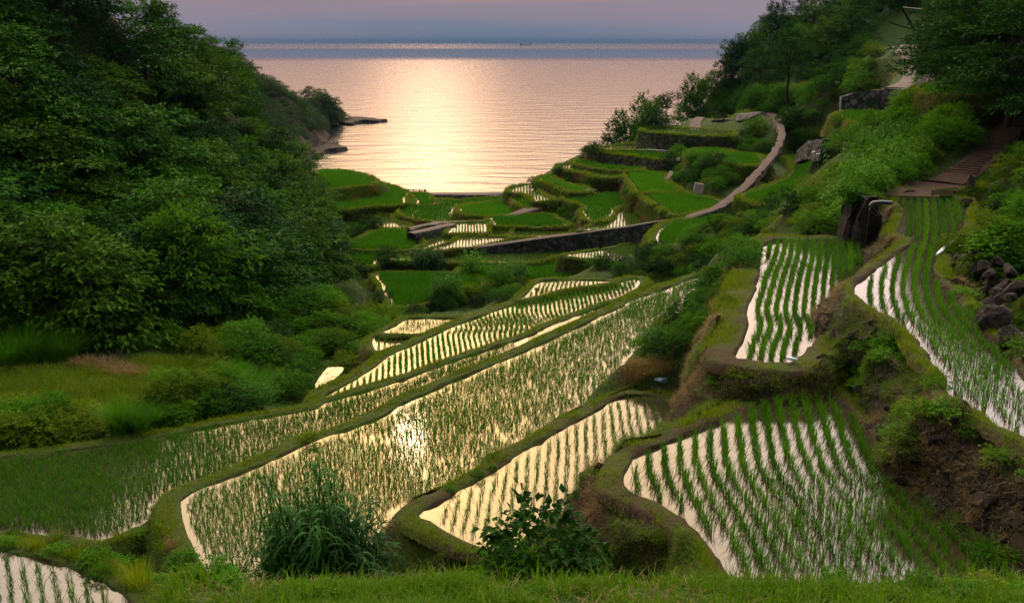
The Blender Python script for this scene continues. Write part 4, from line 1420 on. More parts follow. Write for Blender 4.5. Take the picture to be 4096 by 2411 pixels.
# the single pale tree and its smaller neighbours at the foot of the forest
plant('pale_tree', ground_at('S 478,815'), 'large rounded pale green tree standing out before the dark forest', None, 1.12, sz=1.25, var=0)
for s_, k, lab in (('S 250,755', .78, 'smaller pale green tree left of the large rounded pale tree'), ('S 345,815', .6, 'low pale green tree at the left foot of the large rounded pale tree'),
                   ('S 120,745', .62, 'pale green tree nearest the left edge, under the dark forest'), ('S 610,760', .62, 'pale green tree at the right foot of the large rounded pale tree')):
    plant('pale_tree', ground_at(s_), lab, None, k, var=1)
for s_ in ('S 700,335', 'S 740,385'):
    plant('pale_tree', ground_at(s_), 'yellowish green tree on the far forest edge above the sea', 'yellowish trees at the far forest edge', .8)

# thickets along the stream
TH = 'S -40,720 150,700 300,790 450,830 700,755 830,720 865,770 845,850 760,925 690,980 560,1030 500,960 560,890 420,860 200,865 -40,850'
spread(TH, 120, 1.25, ['shrub', 'light_shrub', 'dark_shrub', 'shrub'], lambda p: 'leafy shrub in the thicket between the forest and the long paddies' if to_px(p)[0] > 430 else 'leafy shrub in the shade at the foot of the left forest', 'shrubs along the stream', .6, 1.05)
spread('S 700,980 800,900 850,830 905,770 930,790 900,860 850,930 780,970', 16, 1.0, ['light_shrub', 'dark_shrub', 'shrub'], 'shrub overhanging the stream beside the bright patch of water', 'shrubs along the stream', .6, 1.0)
spread('S -40,1035 120,1025 235,1065 215,1100 -40,1110', 16, 1.1, ['light_shrub', 'shrub'], 'bright green shrub on the bank above the long dark green paddy', 'shrubs at the meadow corner', .7, 1.1)
spread('S 400,960 520,960 560,1030 480,1050 380,1020', 16, .9, ['light_shrub', 'shrub'], 'yellow green shrub between the meadow and the stream', 'shrubs along the stream', .7, 1.)
for s_, k, lab in (('S 295,1062', 1.15, 'largest fountain of pampas grass beside the meadow'), ('S 345,1068', 1.0, 'pampas grass growing against the largest fountain clump'), ('S 390,1045', .9, 'pampas grass with a dead stem, right of the largest fountain clump'),
                   ('S 620,985', 1.3, 'tall blue green pampas grass by the dark stream bank'), ('S 575,960', 1.2, 'tall pampas grass behind the one on the stream bank'), ('S 655,965', 1.2, 'tall pampas grass above the stream edge')):
    plant('pampas_clump', ground_at(s_), lab, None, k)
for s_ in ('S 20,905', 'S 75,895', 'S 130,900', 'S 100,870', 'S 45,870', 'S 160,885'):
    plant('pampas_clump', ground_at(s_), 'pampas grass in the dark mass left of the meadow', 'pampas grass left of the meadow', rng.uniform(1.1, 1.5))
for s_ in ('S 760,850', 'S 735,810', 'S 700,800', 'S 780,880'):
    plant('pale_clump', ground_at(s_), 'pale grass fountain among the stream shrubs', 'grass fountains among the shrubs', rng.uniform(.9, 1.3))

# bushes between the middle paddies
spread('V 440,240 500,200 640,215 700,170 800,140 900,160 1060,210 1090,300 900,310 660,300', 11, 1.4, ['dark_shrub', 'dark_shrub', 'shrub'], 'dark bush on the bank behind the round ended paddy', 'bushes behind the round ended paddy', .6, .95, pad=-.2)
for s_ in ('V 820,285', 'V 880,290', 'V 940,288'):
    plant('reed_clump', ground_at(s_), 'dark reeds rising above the bushes behind the round ended paddy', 'reeds behind the round ended paddy', 1.1)
spread('V 1180,320 1230,230 1450,270 1690,290 1740,380 1600,480 1400,560 1150,590 900,640 740,650 900,560 1150,480 1320,400', 36, 1.2, ['dark_shrub', 'shrub', 'shrub', 'light_shrub'], 'bush in the gully between the green paddies and the wavy rows', 'bushes of the middle gully', .5, .85, pad=-.3)
for s_ in ('V 1000,500', 'V 1040,510', 'V 1240,290', 'V 1480,370', 'V 1600,330'):
    plant('bamboo_grass', ground_at(s_), 'tall bamboo grass sticking out of the gully bushes', 'bamboo grass of the middle gully', 1.2)
spread('V 240,960 320,740 600,670 700,690 480,800 390,900', 22, 1.0, ['shrub', 'light_shrub', 'low_weeds'], 'bright weed bush on the stream bank above the triangular paddy', 'weed bushes by the triangular paddy', .7, 1.1)
spread('V 400,400 480,400 500,560 420,560', 6, 1.2, ['dark_shrub'], 'dark bush on the brown mound by the curved channel', 'bushes on the brown mound', .8, 1.1)
spread('M 370,800 500,780 640,840 560,940 400,970', 9, 1.5, ['dark_shrub'], 'dark bush beside the plain green paddy near the forest', 'bushes near the forest edge paddies', .7, 1.1, pad=-.3)
spread('M 470,730 600,650 680,650 640,720 560,770', 7, 1.3, ['dark_shrub', 'shrub'], 'bush left of the tiny flooded paddy', 'bushes by the tiny flooded paddy', .5, .8, pad=-.3)
spread('M 100,350 230,370 260,500 150,520', 8, 1.4, ['dark_shrub'], 'dark bush at the forest end of the sea mound', 'bushes on the sea mound', .7, 1.)
spread('M 1290,372 1600,372 2220,350 2230,375 1800,385 1300,385', 26, 1.0, ['dark_shrub', 'low_weeds', 'low_weeds'], 'low bush along the top of the beach, dark against the sea', 'bushes along the beach', .35, .7, pad=.1)
spread('N 560,560 800,600 1000,720 850,770 700,700 570,650', 22, 1.2, ['dark_shrub', 'shrub'], 'bush covering the bank of the third step above the beach', 'bushes on the beach steps', .35, .6, pad=-.35)
spread('N 830,420 1200,470 1500,560 1450,620 1200,640 900,530', 26, 1.2, ['dark_shrub', 'shrub'], 'bush on the ivy bank under the white striped tip', 'bushes under the striped tip', .35, .6, pad=-.35)
spread('N 700,900 880,800 1150,900 1130,1040 1250,1100 1080,1130 900,1000', 34, 1.1, ['dark_shrub', 'shrub'], 'bush on the steep bank between the two road levels', 'bushes between the roads', .35, .6, pad=-.3)
spread('N 1700,560 1800,640 1830,800 2100,900 2300,1000 2150,1050 1850,880 1700,760', 26, 1.1, ['dark_shrub'], 'dark bush hanging on the bank of the road bend paddies', 'bushes below the road bend paddies', .35, .55, pad=-.3)
spread('N 1180,230 1330,160 1350,200 1250,280', 9, 1.2, ['dark_shrub'], 'dark bush on the sea corner of the terraces', 'bushes on the sea corner', .7, 1.)
spread('V 2080,170 2250,200 2520,240 2520,310 2250,260', 18, 1.0, ['dark_shrub', 'shrub'], 'dark bush along the bank of the small right paddy', 'bushes of the small right paddy', .4, .7, pad=-.3)
# shrubs on the slope between the wavy rows and the straight rows
spread('S 1550,730 1580,640 1640,570 1700,545 1770,540 1830,570 1860,600 1840,640 1790,690 1750,730 1700,730 1610,690', 130, .75, ['dark_shrub', 'shrub', 'shrub', 'low_weeds'], 'shrub on the slope right of the wavy rows', 'shrubs right of the wavy rows', .4, .75)
spread('S 1680,730 1760,690 1790,740 1740,800 1680,860 1600,880 1570,850 1640,780', 60, .6, ['dark_shrub', 'shrub', 'low_weeds', 'light_shrub'], 'shrub on the slope left of the straight seedling rows', 'shrubs left of the straight rows', .32, .6)
spread('E 1120,110 1090,180 1080,260 900,360 860,300 900,200 1000,130', 26, .45, ['low_weeds'], 'creeping weeds on the dark bank above the pointed paddy', 'weeds above the pointed paddy', .3, .6, pad=.15)
# shrub slope on the right, below the earth track
SH = 'S 1975,560 2000,485 2060,425 2150,345 2230,265 2350,262 2425,300 2425,350 2370,400 2290,440 2185,465 2105,530 2065,585 1990,590'
spread(SH, 190, 1.15, ['light_shrub', 'shrub', 'light_shrub', 'bamboo_grass'], lambda p: 'leafy shrub low on the right slope, behind the straight seedling rows' if to_px(p)[1] > 430 else 'leafy shrub high on the right slope beside the earth track', 'shrubs of the right slope', .7, 1.2)
spread('S 1930,285 2080,295 2180,300 2090,370 2000,390 1965,350 1930,330', 45, 1.5, ['shrub', 'dark_shrub', 'light_shrub'], 'bush on the bank right of the winding road', 'bushes right of the winding road', .8, 1.3)
spread('U 2060,480 2250,650 2300,850 2180,860 2080,740', 10, 1.5, ['dark_shrub'], 'dark bush over the stone foot of the road bank', 'bushes at the road bank foot', .8, 1.2)
spread('U 560,860 720,830 860,900 1100,930 1300,960 1420,1050 1350,1250 1150,1290 850,1250 650,1200 560,1000', 44, 1.3, ['dark_shrub', 'shrub', 'shrub'], 'bush on the bank under the rounded yellow rimmed paddy', 'bushes under the rounded paddy', .75, 1.2, pad=-.3)
spread('U 1280,680 1560,580 1800,620 1860,720 1800,860 1500,830 1200,780', 26, 1.1, ['low_weeds', 'shrub', 'dark_shrub'], 'weedy bush on the bank between teal railing and road', 'bushes by the teal railing', .5, .8)
plant('light_shrub', ground_at('U 1620,600'), 'round yellow green bush at the head of the teal railing', None, 1.6, sz=2.0)
plant('dark_shrub', ground_at('U 2055,450'), 'single dark rounded bush at the top of the winding road', None, 1.25, sz=1.5)
# the ivy block above the road and the slope behind it
for i, u in enumerate(np.linspace(1260, 2000, 13)):
    for v in (290, 225):
        p = ground_at('U %f,%f' % (u, v + 12 * math.sin(i)))
        if not np.isnan(p[0]):
            plant('vine_mound', p, 'ivy thicket in the long block above the winding road', 'ivy block above the road', rng.uniform(.9, 1.15), sz=rng.uniform(1.1, 1.5))
spread('S 1900,230 2060,210 2140,195 2150,225 2060,245 1950,262', 40, 1.7, ['light_shrub', 'vine_mound', 'shrub'], 'pale green thicket left of the upper concrete road', 'thickets by the upper road', .8, 1.3)
spread('S 1990,262 2100,235 2215,215 2210,250 2100,270', 20, 1.4, ['shrub', 'light_shrub'], 'bush on the bank under the upper concrete road', 'bushes under the upper road', .6, .9)
spread('S 1985,150 2110,100 2190,160 2060,190 1970,200', 26, 1.9, ['vine_mound', 'light_shrub'], 'grey green thicket behind the dark pine, below the hilltop', 'thickets below the hilltop', .9, 1.4)

spread('C 690,520 800,505 900,500 990,520 1010,600 850,650 700,630 560,600', 46, .9, ['shrub', 'low_weeds', 'dark_shrub', 'tall_weeds'], 'low shrub on the slope below the bright green uphill paddy', 'shrubs below the uphill paddy', .4, .7)
for i in range(9):
    p = at_d(*parse('C %f,%f' % (rng.uniform(1330, 1500), rng.uniform(395, 470)))[0][:2], 43.6)
    plant('low_weeds', p, 'weeds on the rim of the ribbed rock wall by the spout', 'weeds on the rock wall rim', rng.uniform(.6, 1.1), sink=.2)

spread('U 2120,760 2250,640 2420,600 2520,640 2300,720 2180,860', 14, 1.0, ['dark_shrub', 'shrub'], 'bush hanging over the rough stone wall above the bright paddy', 'bushes over the rough wall', .6, .9)

# right headland hill
HILL = 'S 1475,362 1500,315 1580,262 1640,285 1690,250 1700,190 1790,120 1870,55 1930,-40 2330,-40 2200,40 2110,110 1990,160 1900,220 1790,245 1700,310 1600,355'


def hill_label(p):
    u, v = to_px(p)
    if u < 1690: return 'tree on the low point of the right hill above the sea'
    if v < 60: return 'tree near the top of the right hill under the sky'
    return 'tree on the seaward face of the right hill'


spread(HILL, 130, 3.6, ['hill_tree', 'hill_tree', 'vine_mound'], hill_label, 'trees of the right hill', .6, 1.0, G=GZ)
for u, v, d in ((1500, 335, 168), (1530, 300, 172), (1575, 262, 180), (1600, 262, 183), (1690, 235, 190), (1705, 205, 192), (1790, 118, 198), (1815, 108, 200), (1835, 95, 202), (1860, 70, 205), (1885, 45, 208), (1905, 18, 210)):
    p = at_d(u * 1.626, v * 1.626, d)
    g = float(H(p[0], p[1]))
    s = max(.5, (p[2] - g) / 6.0 + .1)
    plant('hill_tree', (p[0] + 1, p[1], g), hill_label(p), 'trees of the right hill', min(1., s * .9), sz=s)
p = at_d(1734 * 1.626, 226 * 1.626, 184)
plant('open_tree', (p[0], p[1], min(p[2], float(H(p[0], p[1])) + .5)), 'open crowned tree cut out dark against the orange sea', None, .92, sz=1.0)
p = at_d(1640 * 1.626, 290 * 1.626, 176)
plant('open_tree', p, 'small sparse tree on the low point beside the sea', None, .5, sz=.62)
plant('dark_tree', at_d(1936 * 1.626, 240 * 1.626, 156), 'dark spreading pine in the middle of the right hill', None, 1.0, sz=1.12, var=0)
plant('dark_tree', at_d(1868 * 1.626, 235 * 1.626, 172), 'dark tree left of and behind the spreading pine', None, .8, var=1)
# the dark leaning tree over the upper road
g = at_d(2253 * 1.626, 122 * 1.626, 138)
lean = empty('leaning_tree', g, 'big dark tree leaning left over the upper concrete road', 'tree')
o = obj('crown', KINDS['dark_tree'][1][1], lean, (-3.2, 0, 2.6))
o.scale = (1.0, 1.0, .85)
o2 = obj('crown', KINDS['dark_tree'][0][1], lean, (-1.0, 2.5, 3.0))
m = MB()
m.tube(catmull(np.array([[.5, 0, -1], [.2, 0, 1.5], [-1.2, 0, 3.6], [-3., 0, 6.2]]), .5, False), np.linspace(.3, .12, len(catmull(np.array([[.5, 0, -1], [.2, 0, 1.5], [-1.2, 0, 3.6], [-3., 0, 6.2]]), .5, False))), 7)
m.tube(catmull(np.array([[.1, 0, 1.8], [.6, .4, 4.], [1.2, .5, 6.]]), .5, False), .1, 6)
m.tube(catmull(np.array([[-.5, 0, 2.6], [-2.4, -.3, 3.0], [-4.2, -.2, 3.6]]), .5, False), .09, 6)
me = mesh_data('trunk', np.concatenate(m.V), [np.concatenate(m.F4), np.concatenate(m.F3)], MAT['bark'], True)
obj('trunk', me, lean)
for u, v, d, k, s in ((2385, 60, 96, 'hill_tree', 1.3), (2405, 130, 84, 'dark_tree', 1.0), (2400, 60, 80, 'dark_tree', 1.25), (2440, 165, 66, 'dark_tree', 1.0), (2500, 120, 62, 'dark_tree', 1.15), (2560, 190, 56, 'dark_tree', 1.1),
                      (2490, -10, 74, 'dark_tree', 1.3), (2390, -60, 86, 'dark_tree', 1.3), (2460, 70, 70, 'dark_tree', 1.2), (2425, 20, 92, 'dark_tree', 1.1), (2420, 120, 74, 'dark_tree', 1.0), (2400, -40, 110, 'dark_tree', 1.2), (2292, 165, 112, 'shrub', 1.2), (2305, 190, 102, 'shrub', 1.2), (2560, 60, 66, 'dark_tree', 1.3)):
    p = at_d(u * 1.626, v * 1.626, d)
    g = float(H(p[0], p[1]))
    top = max(.45, (.058 * d - g) / 9.2)
    plant(k, (p[0], p[1], g), 'shadowed tree in the dark grove of the upper right corner' if 'tree' in k else 'rounded bush beside the upper concrete road', 'trees of the upper right grove' if 'tree' in k else 'bushes beside the upper road', s, sz=min(s, top) if 'tree' in k else s)

q = px_in(HILL, 2600)
P = cast(q[:, 0] * 1.0, q[:, 1], GZ)
P = P[~np.isnan(P[:, 0])]
P = P[(P[:, 1] > 95) & free(P, 1.0, 1.0)]
S_ = np.repeat(P, 16, 0) + rng.normal(0, 1, (len(P) * 16, 3)) * np.array([1.1, 1.1, .5]) + np.array([0, 0, .6])
Vv, Ff = leaves(S_, rng.normal(0, 1, S_.shape) * [1, 1, .2], .36, .45, .4)
tag(build('hill_undergrowth', Vv, Ff, MAT['leaf_shrub'], tint=np.repeat(np.clip(rng.normal(.35, .18, len(S_)), 0, 1), 4)), kind='stuff')

# right bank over the winding paddy
spread('S 2290,640 2330,560 2400,440 2450,360 2519,330 2560,500 2560,720 2460,730 2400,660', 80, .55, ['low_weeds', 'light_shrub', 'low_weeds', 'tall_weeds'], 'leafy weeds on the grassy bank above the black rocks', 'weeds on the right bank', .4, .85, pad=.3)
spread('S 2370,560 2519,470 2560,700 2440,690', 22, .6, ['shrub', 'broad_bush'], 'leafy bush hanging over the black rocks at the right edge', 'bushes over the black rocks', .45, .7, pad=.3)
spread('S 2530,250 2950,250 3000,900 2560,900', 60, .9, ['shrub', 'light_shrub', 'low_weeds'], 'shrub on the grassy slope beyond the right edge of the view', 'shrubs beyond the right edge', .5, 1.0, pad=.3)
spread('C 1935,780 2060,760 2380,900 2380,1360 2250,1330 2060,1090 1960,930', 40, .4, ['low_weeds', 'low_weeds', 'tall_weeds'], 'weeds growing between the black rocks on the right', 'weeds among the black rocks', .3, .6, pad=.15)
# weeds on the earth banks in front
spread('E 1540,60 1700,60 1900,300 1980,560 2200,700 2500,900 2520,600 2300,380 2100,120 1950,0 1650,0', 60, .4, ['low_weeds'], 'weeds rooted on the earth bank below the winding paddy', 'weeds on the long earth bank', .25, .5, pad=.2)
spread('E 350,700 560,720 900,980 900,1060 420,1060 330,900', 22, .4, ['low_weeds'], 'weeds on the earth slope between the two nearest paddies', 'weeds on the near earth slope', .3, .55, pad=.2)
def slope_at(s, d):
    p = at_d(*parse(s)[0][:2], d)
    p[2] = float(H(p[0], p[1]))
    return p


plant('broad_bush', slope_at('E 150,1075', 14.2), 'broad leaved bush in front of the pointed paddy', None, .78, sz=1.25, var=0)
plant('broad_bush', slope_at('E 300,1060', 14.6), 'smaller broad leaved bush touching the larger one', None, .55, sz=.8, var=0)
plant('broad_bush', slope_at('E 20,1085', 14.0), 'low broad leaved bush left of the larger one', None, .5, sz=.8, var=1)
for s_, k, z_, lab in (('D 1560,905', .95, 1.12, 'tallest dark reed clump before the glowing paddy'), ('D 1720,900', .85, .92, 'right hand half of the dark reeds, slightly lower'), ('D 1440,915', .7, .75, 'short reeds leaning left of the tallest clump'),
                       ('D 1610,915', .8, .9, 'dense low reeds filling the middle of the reed bed')):
    plant('reed_clump', slope_at(s_, 15.2), lab, None, k, sz=z_)
spread('D 640,620 780,600 830,700 940,760 1250,900 700,930 560,800 520,720', 34, .5, ['low_weeds', 'tall_weeds'], 'weeds on the bank corner left of the dark reeds', 'weeds left of the reeds', .4, .8, pad=.15)
spread('D 0,640 180,610 330,660 460,740 620,880 500,860 360,780 200,730 0,720', 30, .5, ['low_weeds', 'low_weeds', 'tall_weeds'], 'leafy weeds on the bank round the corner paddy', 'weeds round the corner paddy', .35, .6, pad=.1)
spread('D 1930,470 2150,380 2400,290 2480,260 2460,330 2250,430 2000,520', 16, .5, ['low_weeds'], 'broad weeds spilling from the bund into the glowing paddy', 'weeds along the glowing paddy', .22, .38, pad=-.25)
spread('D 1340,200 1420,170 1500,165 1530,195 1400,225', 5, .6, ['low_weeds'], 'small dark weed patch in the middle of the long paddies', 'weeds in the long paddies', .5, .8, pad=-9)

for p, hd in RIGHT_BANK:
    plant('low_weeds', p, 'creeping weeds on the face of the tall earth bank at the right', 'weeds on the tall earth bank', rng.uniform(.3, .6), sink=.12)

# ---- grasses nobody could count -------------------------------------------------------------------------------
def grass_object(name, parts, mat):
    Vs, Fs, Ts, o = [], [], [], 0
    for V, F, t in parts:
        Vs.append(V); Fs.append(F + o); Ts.append(t)
        o += len(V)
    tag(build(name, np.concatenate(Vs), np.concatenate(Fs), mat, tint=np.concatenate(Ts)), kind='stuff')


grass_object('bank_weeds', BANK_GREEN, MAT['grass'])
grass_object('bank_straw', BANK_DRY, MAT['dry'])
parts = []
for T, h, w in SHORT_GRASS:
    if len(T): parts.append(tufts(T, 2, h, w, .05, .6, 1))
grass_object('bund_grass', parts, MAT['grass'])
LAND = 'S 0,760 300,900 560,760 850,560 1000,470 1250,462 1480,350 1750,230 2000,200 2519,120 3000,120 3000,1400 0,1400'
q = px_in(LAND, 84000)
P = cast(q[:, 0], q[:, 1], GS)
P = P[~np.isnan(P[:, 0])]
P = P[free(P, .2, .0)]
nz = noise3(np.column_stack([P[:, :2] * .35, P[:, 0] * 0])) + .6 * noise3(np.column_stack([P[:, :2] * 1.3, P[:, 0] * 0]))
parts, dry = [], []
for lo, hi in ((5, 16), (16, 28), (28, 50), (50, 90), (90, 160), (160, 290)):
    m = (P[:, 1] >= lo) & (P[:, 1] < hi)
    d = (lo * hi) ** .5
    a = m & (nz > -.55)
    if a.any(): parts.append(tufts(P[a], 5, max(.13, .0038 * d), max(.010, .00042 * d), .02 * d ** .5, .8, 1))
    b = m & (nz < -.35) & (rng.random(len(P)) < .6)
    if b.any(): dry.append(tufts(P[b], 4, max(.08, .002 * d), max(.008, .0003 * d), .02 * d ** .5, 1.6, 1))
grass_object('bank_grass', parts, MAT['grass'])
grass_object('dry_grass', dry, MAT['dry'])
# the meadow at the left
q = px_in('S -30,900 180,905 350,885 545,885 540,960 390,1005 235,1060 -30,1065', 5200)
P = cast(q[:, 0], q[:, 1], GZ)
P = P[~np.isnan(P[:, 0])]
P = P[free(P, .3)]
grass_object('meadow_grass', [tufts(P, 7, .5, .02, .25, .5, 2)], MAT['grass'])
q = px_in('G 430,905 560,880 720,900 960,950 800,965 600,930', 260)
P = cast(q[:, 0], q[:, 1], GZ)
grass_object('dead_grass', [tufts(P[~np.isnan(P[:, 0])], 9, .7, .022, .3, .8, 2)], MAT['dry'])
q = np.concatenate([px_in('E 560,60 760,40 800,100 640,150 540,190', 260), px_in('D 770,720 860,700 870,770 790,770', 60)])
P = cast(q[:, 0], q[:, 1], GS)
P = P[~np.isnan(P[:, 0])]
grass_object('yellow_grass', [tufts(P[free(P, .2)], 8, .3, .012, .12, .8, 2)], MAT['dry'])
# grass along the front edge, tall blades against the paddies
n = 15000
x = rng.uniform(-6.5, 8.5, n)
y = rng.uniform(8.9, 11.6, n)
x *= y / 10
P = np.column_stack([x, y, H(x, y)])
k = noise3(np.column_stack([x * .9, y * 1.6, x * 0])) + .5 * noise3(np.column_stack([x * 3, y * 3, x * 0]))
P, k = P[P[:, 2] > -9], k[P[:, 2] > -9]
sets = []
for lo_, hi_, h_, nb_ in ((-9, -.45, .06, 3), (-.45, .0, .13, 5), (.0, .45, .19, 6), (.45, 9, .27, 6)):
    m = (k >= lo_) & (k < hi_)
    sets.append(tufts(P[m], nb_, h_, .0095, .06, .75, 2))
x = rng.uniform(-5, 8.5, 700)
y = rng.uniform(9.4, 11.3, 700)
Q = np.column_stack([x, y, H(x, y)])
Q = Q[Q[:, 2] > -8]
sets.append(tufts(Q, 3, .36, .0115, .05, .5, 2))
for i in range(16):
    x = rng.uniform(-3.6, 6.4)
    y = rng.uniform(9.7, 10.9)
    plant('low_weeds', (x, y, float(H(x, y))), 'leafy weed among the grass along the very front of the view', 'weeds in the front grass', rng.uniform(.22, .4), sink=.03)
grass_object('front_grass', sets, MAT['fgrass'])
m = rng.random(len(P)) < .12
grass_object('front_straw', [tufts(P[m], 3, .16, .008, .05, 1.5, 2)], MAT['dry'])
# ---- small things -----------------------------------------------------------------------------------------------
def boulder(s, size, seed, label, sq=(1, .8, .75), rz=0., d=None):
    p = ground_at(s) if d is None else at_d(*(parse(s)[0][:2]), d)
    size *= .58
    V, F = rock_mesh('boulder', size, seed, sq)
    o = obj('boulder', mesh_data('boulder', V, F, MAT['rock'], False), None, (p[0], p[1], p[2] + size * .15))
    o.rotation_euler = (rng.uniform(-.3, .3), rng.uniform(-.3, .3), rz)
    tag(o, label, 'boulder')
    return o


boulder('C 1265,1020', .34, 1, 'dark boulder sunk in the tip of the bund between the two upper paddies', (1.4, .9, .55))
boulder('C 1190,1400', .42, 2, 'dark boulder by the white pipe end on the earth bank', (1.1, .9, .9))
boulder('C 1290,1440', .26, 3, 'small brown boulder just right of the one by the pipe end')
boulder('C 1185,1215', .16, 4, 'small reddish stone on the earth bank beside the straight rows')
boulder('C 2055,420', .95, 5, 'tall dark rock standing where the earth track meets the paddy', (.6, .6, 1.6))
boulder('C 2020,470', .5, 6, 'low dark rock at the foot of the tall one by the track', (1.2, .8, .7))
boulder('C 2000,800', .5, 7, 'flat dark slab rock below the white hose', (1.3, .8, .5))
boulder('C 1960,870', .55, 8, 'square dark rock under the flat slab, at the water edge', (1.1, .8, .9))
boulder('C 1990,930', .45, 9, 'pale topped rock right behind the square one')
boulder('C 2330,960', .7, 10, 'rounded grey boulder high in the rock bank at the right edge', (1.3, 1, .7))
boulder('C 2190,1190', .85, 11, 'largest brown boulder leaning over the winding paddy', (1.1, 1, 1.05))
boulder('C 2290,1290', .72, 12, 'dark wedge boulder lowest at the right edge', (1.5, .9, .9), .5)
boulder('C 2110,1060', .5, 13, 'dark rock in the crevice left of the rounded grey boulder', (.8, .8, 1.1))
boulder('C 2200,960', .6, 14, 'upright split rock in the middle of the rock bank', (.7, .8, 1.4))
boulder('C 2260,860', .6, 15, 'rock under the hanging bush at the top of the rock bank', (1, .8, 1.1))
boulder('C 2060,980', .42, 16, 'ribbed dark rock above the water of the winding paddy', (.8, .7, 1.2))
boulder('G 2130,745', .7, 17, 'grey boulder in the stream bed above the bright water', (1.2, 1, .8))
boulder('G 2160,780', .55, 18, 'darker boulder in front of the grey one in the stream bed')
boulder('G 2110,800', .4, 19, 'small boulder at the left side of the stream bed')

# dry stone wall below the winding paddy
wall_pts = plane_pts('E 1870,560 1960,640 2080,740 2230,830 2400,930 2560,1040', -9.4)
m = MB()
C = catmull(wall_pts, .3, False)
T = np.gradient(C, axis=0)
T[:, 2] = 0
T /= np.linalg.norm(T, axis=1)[:, None]
Nn = np.stack([T[:, 1], -T[:, 0]], 1)
if (Nn[0] @ np.array([1., 0])) < 0: Nn = -Nn
for i in range(len(C)):
    top = 1.5 * (.7 + .3 * math.sin(i * .35))
    z = 0
    while z < top:
        r = rng.uniform(.13, .26)
        V, F = rock_mesh('s', r, rng.integers(1, 900), (1.15, .8, .9), .28)
        V = V[:, [0, 1, 2]]
        c = C[i] + np.array([Nn[i][0], Nn[i][1], 0]) * (.22 + .12 * z + rng.uniform(-.05, .05)) + T[i] * rng.uniform(-.1, .1)
        m.add(V + c + np.array([0, 0, z + r * .5 - .1]), None, F)
        z += r * 1.45
o = build('stone_wall', np.concatenate(m.V), np.concatenate(m.F3), MAT['rock'])
tag(o, 'low wall of rounded dark field stones below the winding paddy', 'stone wall')

# rocky wall under the black spout, at the far corner of the straight rows
top = plane_pts('C 1325,640 1355,520 1390,440 1430,405 1500,400', -6.25)
top = np.array([at_d(*p[:2], 43.2) for p in parse('C 1300,600 1340,480 1375,425')] + [at_d(*p[:2], 42.6) for p in parse('C 1420,440 1480,470 1510,560')])
wall_strip('rock_wall', top, [1.0, 2.2, 2.6, 2.6, 2.4, 1.6], .8, MAT['wall_rock'] if 'wall_rock' in MAT else MAT['rock'], 'dark ribbed rock wall under the black spout pipe', .22, 10, 'rock wall', .25, .05)
foot = catmull(plane_pts('C 1935,790 1925,860 1990,960 2100,1080 2180,1230 2330,1350 2420,1440', -7.6), .35, False)
for i in range(30):
    q = foot[rng.integers(0, len(foot))] + np.array([rng.uniform(.1, 1.3), rng.uniform(-.2, .5), 0])
    h_ = float(H(q[0], q[1]))
    q[2] = max(-7.75 + .8 * abs(q[0] - foot[np.abs(foot[:, 1] - q[1]).argmin()][0]), min(h_, -5.9))
    r_ = rng.uniform(.12, .34)
    V, F = rock_mesh('rock', r_, 100 + i, (rng.uniform(.8, 1.3), rng.uniform(.7, 1.), rng.uniform(.7, 1.3)))
    o = obj('rock', mesh_data('rock', V, F, MAT['rock'], False), None, q)
    o.rotation_euler = (rng.uniform(-.4, .4), rng.uniform(-.4, .4), rng.uniform(0, 6))
    tag(o, 'black broken rock among the many piled along the right side of the winding paddy', 'rock', 'rocks along the winding paddy')
# spout and falling water
sp = at_d(*parse('C 1485,468')[0][:2], 41.8)
spout = empty('spout_pipe', sp, 'black bent pipe spilling water over the rock wall', 'pipe')
m = MB()
m.tube(catmull(np.array([[.75, .15, .02], [.2, .05, .06], [-.15, -.05, .02], [-.24, -.08, -.14]]), .08, False), .085, 10)
obj('pipe', mesh_data('pipe', np.concatenate(m.V), [np.concatenate(m.F4), np.concatenate(m.F3)], MAT['black_plastic'], True), spout)
m = MB()
m.tube(catmull(np.array([[-.24, -.08, -.12], [-.27, -.1, -.6], [-.29, -.12, -1.4], [-.28, -.12, -2.1]]), .2, False), np.array([.035, .03, .022, .02, .02, .018, .018, .018, .015, .015, .012, .012, .012, .012][:len(catmull(np.array([[-.24, -.08, -.12], [-.27, -.1, -.6], [-.29, -.12, -1.4], [-.28, -.12, -2.1]]), .2, False))]), 6)
obj('water_jet', mesh_data('water_jet', np.concatenate(m.V), [np.concatenate(m.F4), np.concatenate(m.F3)], MAT['paddy_water'], True), spout)

# white hose with its bag on the right
d1, d2 = 30.5, 29.0
a = at_d(*parse('C 2005,645')[0][:2], 38.7)
b = at_d(*parse('C 1905,745')[0][:2], 36.8)
c = at_d(*parse('C 1845,808')[0][:2], 35.2)
for q in (a, b, c): q[2] = max(q[2], float(Hs(q[0], q[1])) + .06)
hose = empty('drain_hose', b, 'white drain pipe ending in a limp plastic sleeve, over the winding paddy', 'pipe')
m = MB()
m.tube(catmull(np.array([a, (a + b) / 2 + [0, 0, .03], b]), .2, False), .018, 8)
m.build('pipe', MAT['white_plastic'], hose, True)
m = MB()
m.tube(catmull(np.array([b + (a - b) * .3, b]), .1, False), .042, 8)
m.build('collar', plain('grey_plastic', (.2, .22, .3), .4), hose, True)
t = np.linspace(0, 1, 9)
Cc = b + (c - b) * t[:, None]
m = MB()
m.tube(Cc, .03 + .05 * np.sin(t * math.pi * .8 + .3) * (1 - .35 * t), 10)
Vb = noisy(np.concatenate(m.V), .03, 6)
build('plastic_sleeve', Vb, [np.concatenate(m.F4), np.concatenate(m.F3)], MAT['white_plastic'], hose, True)
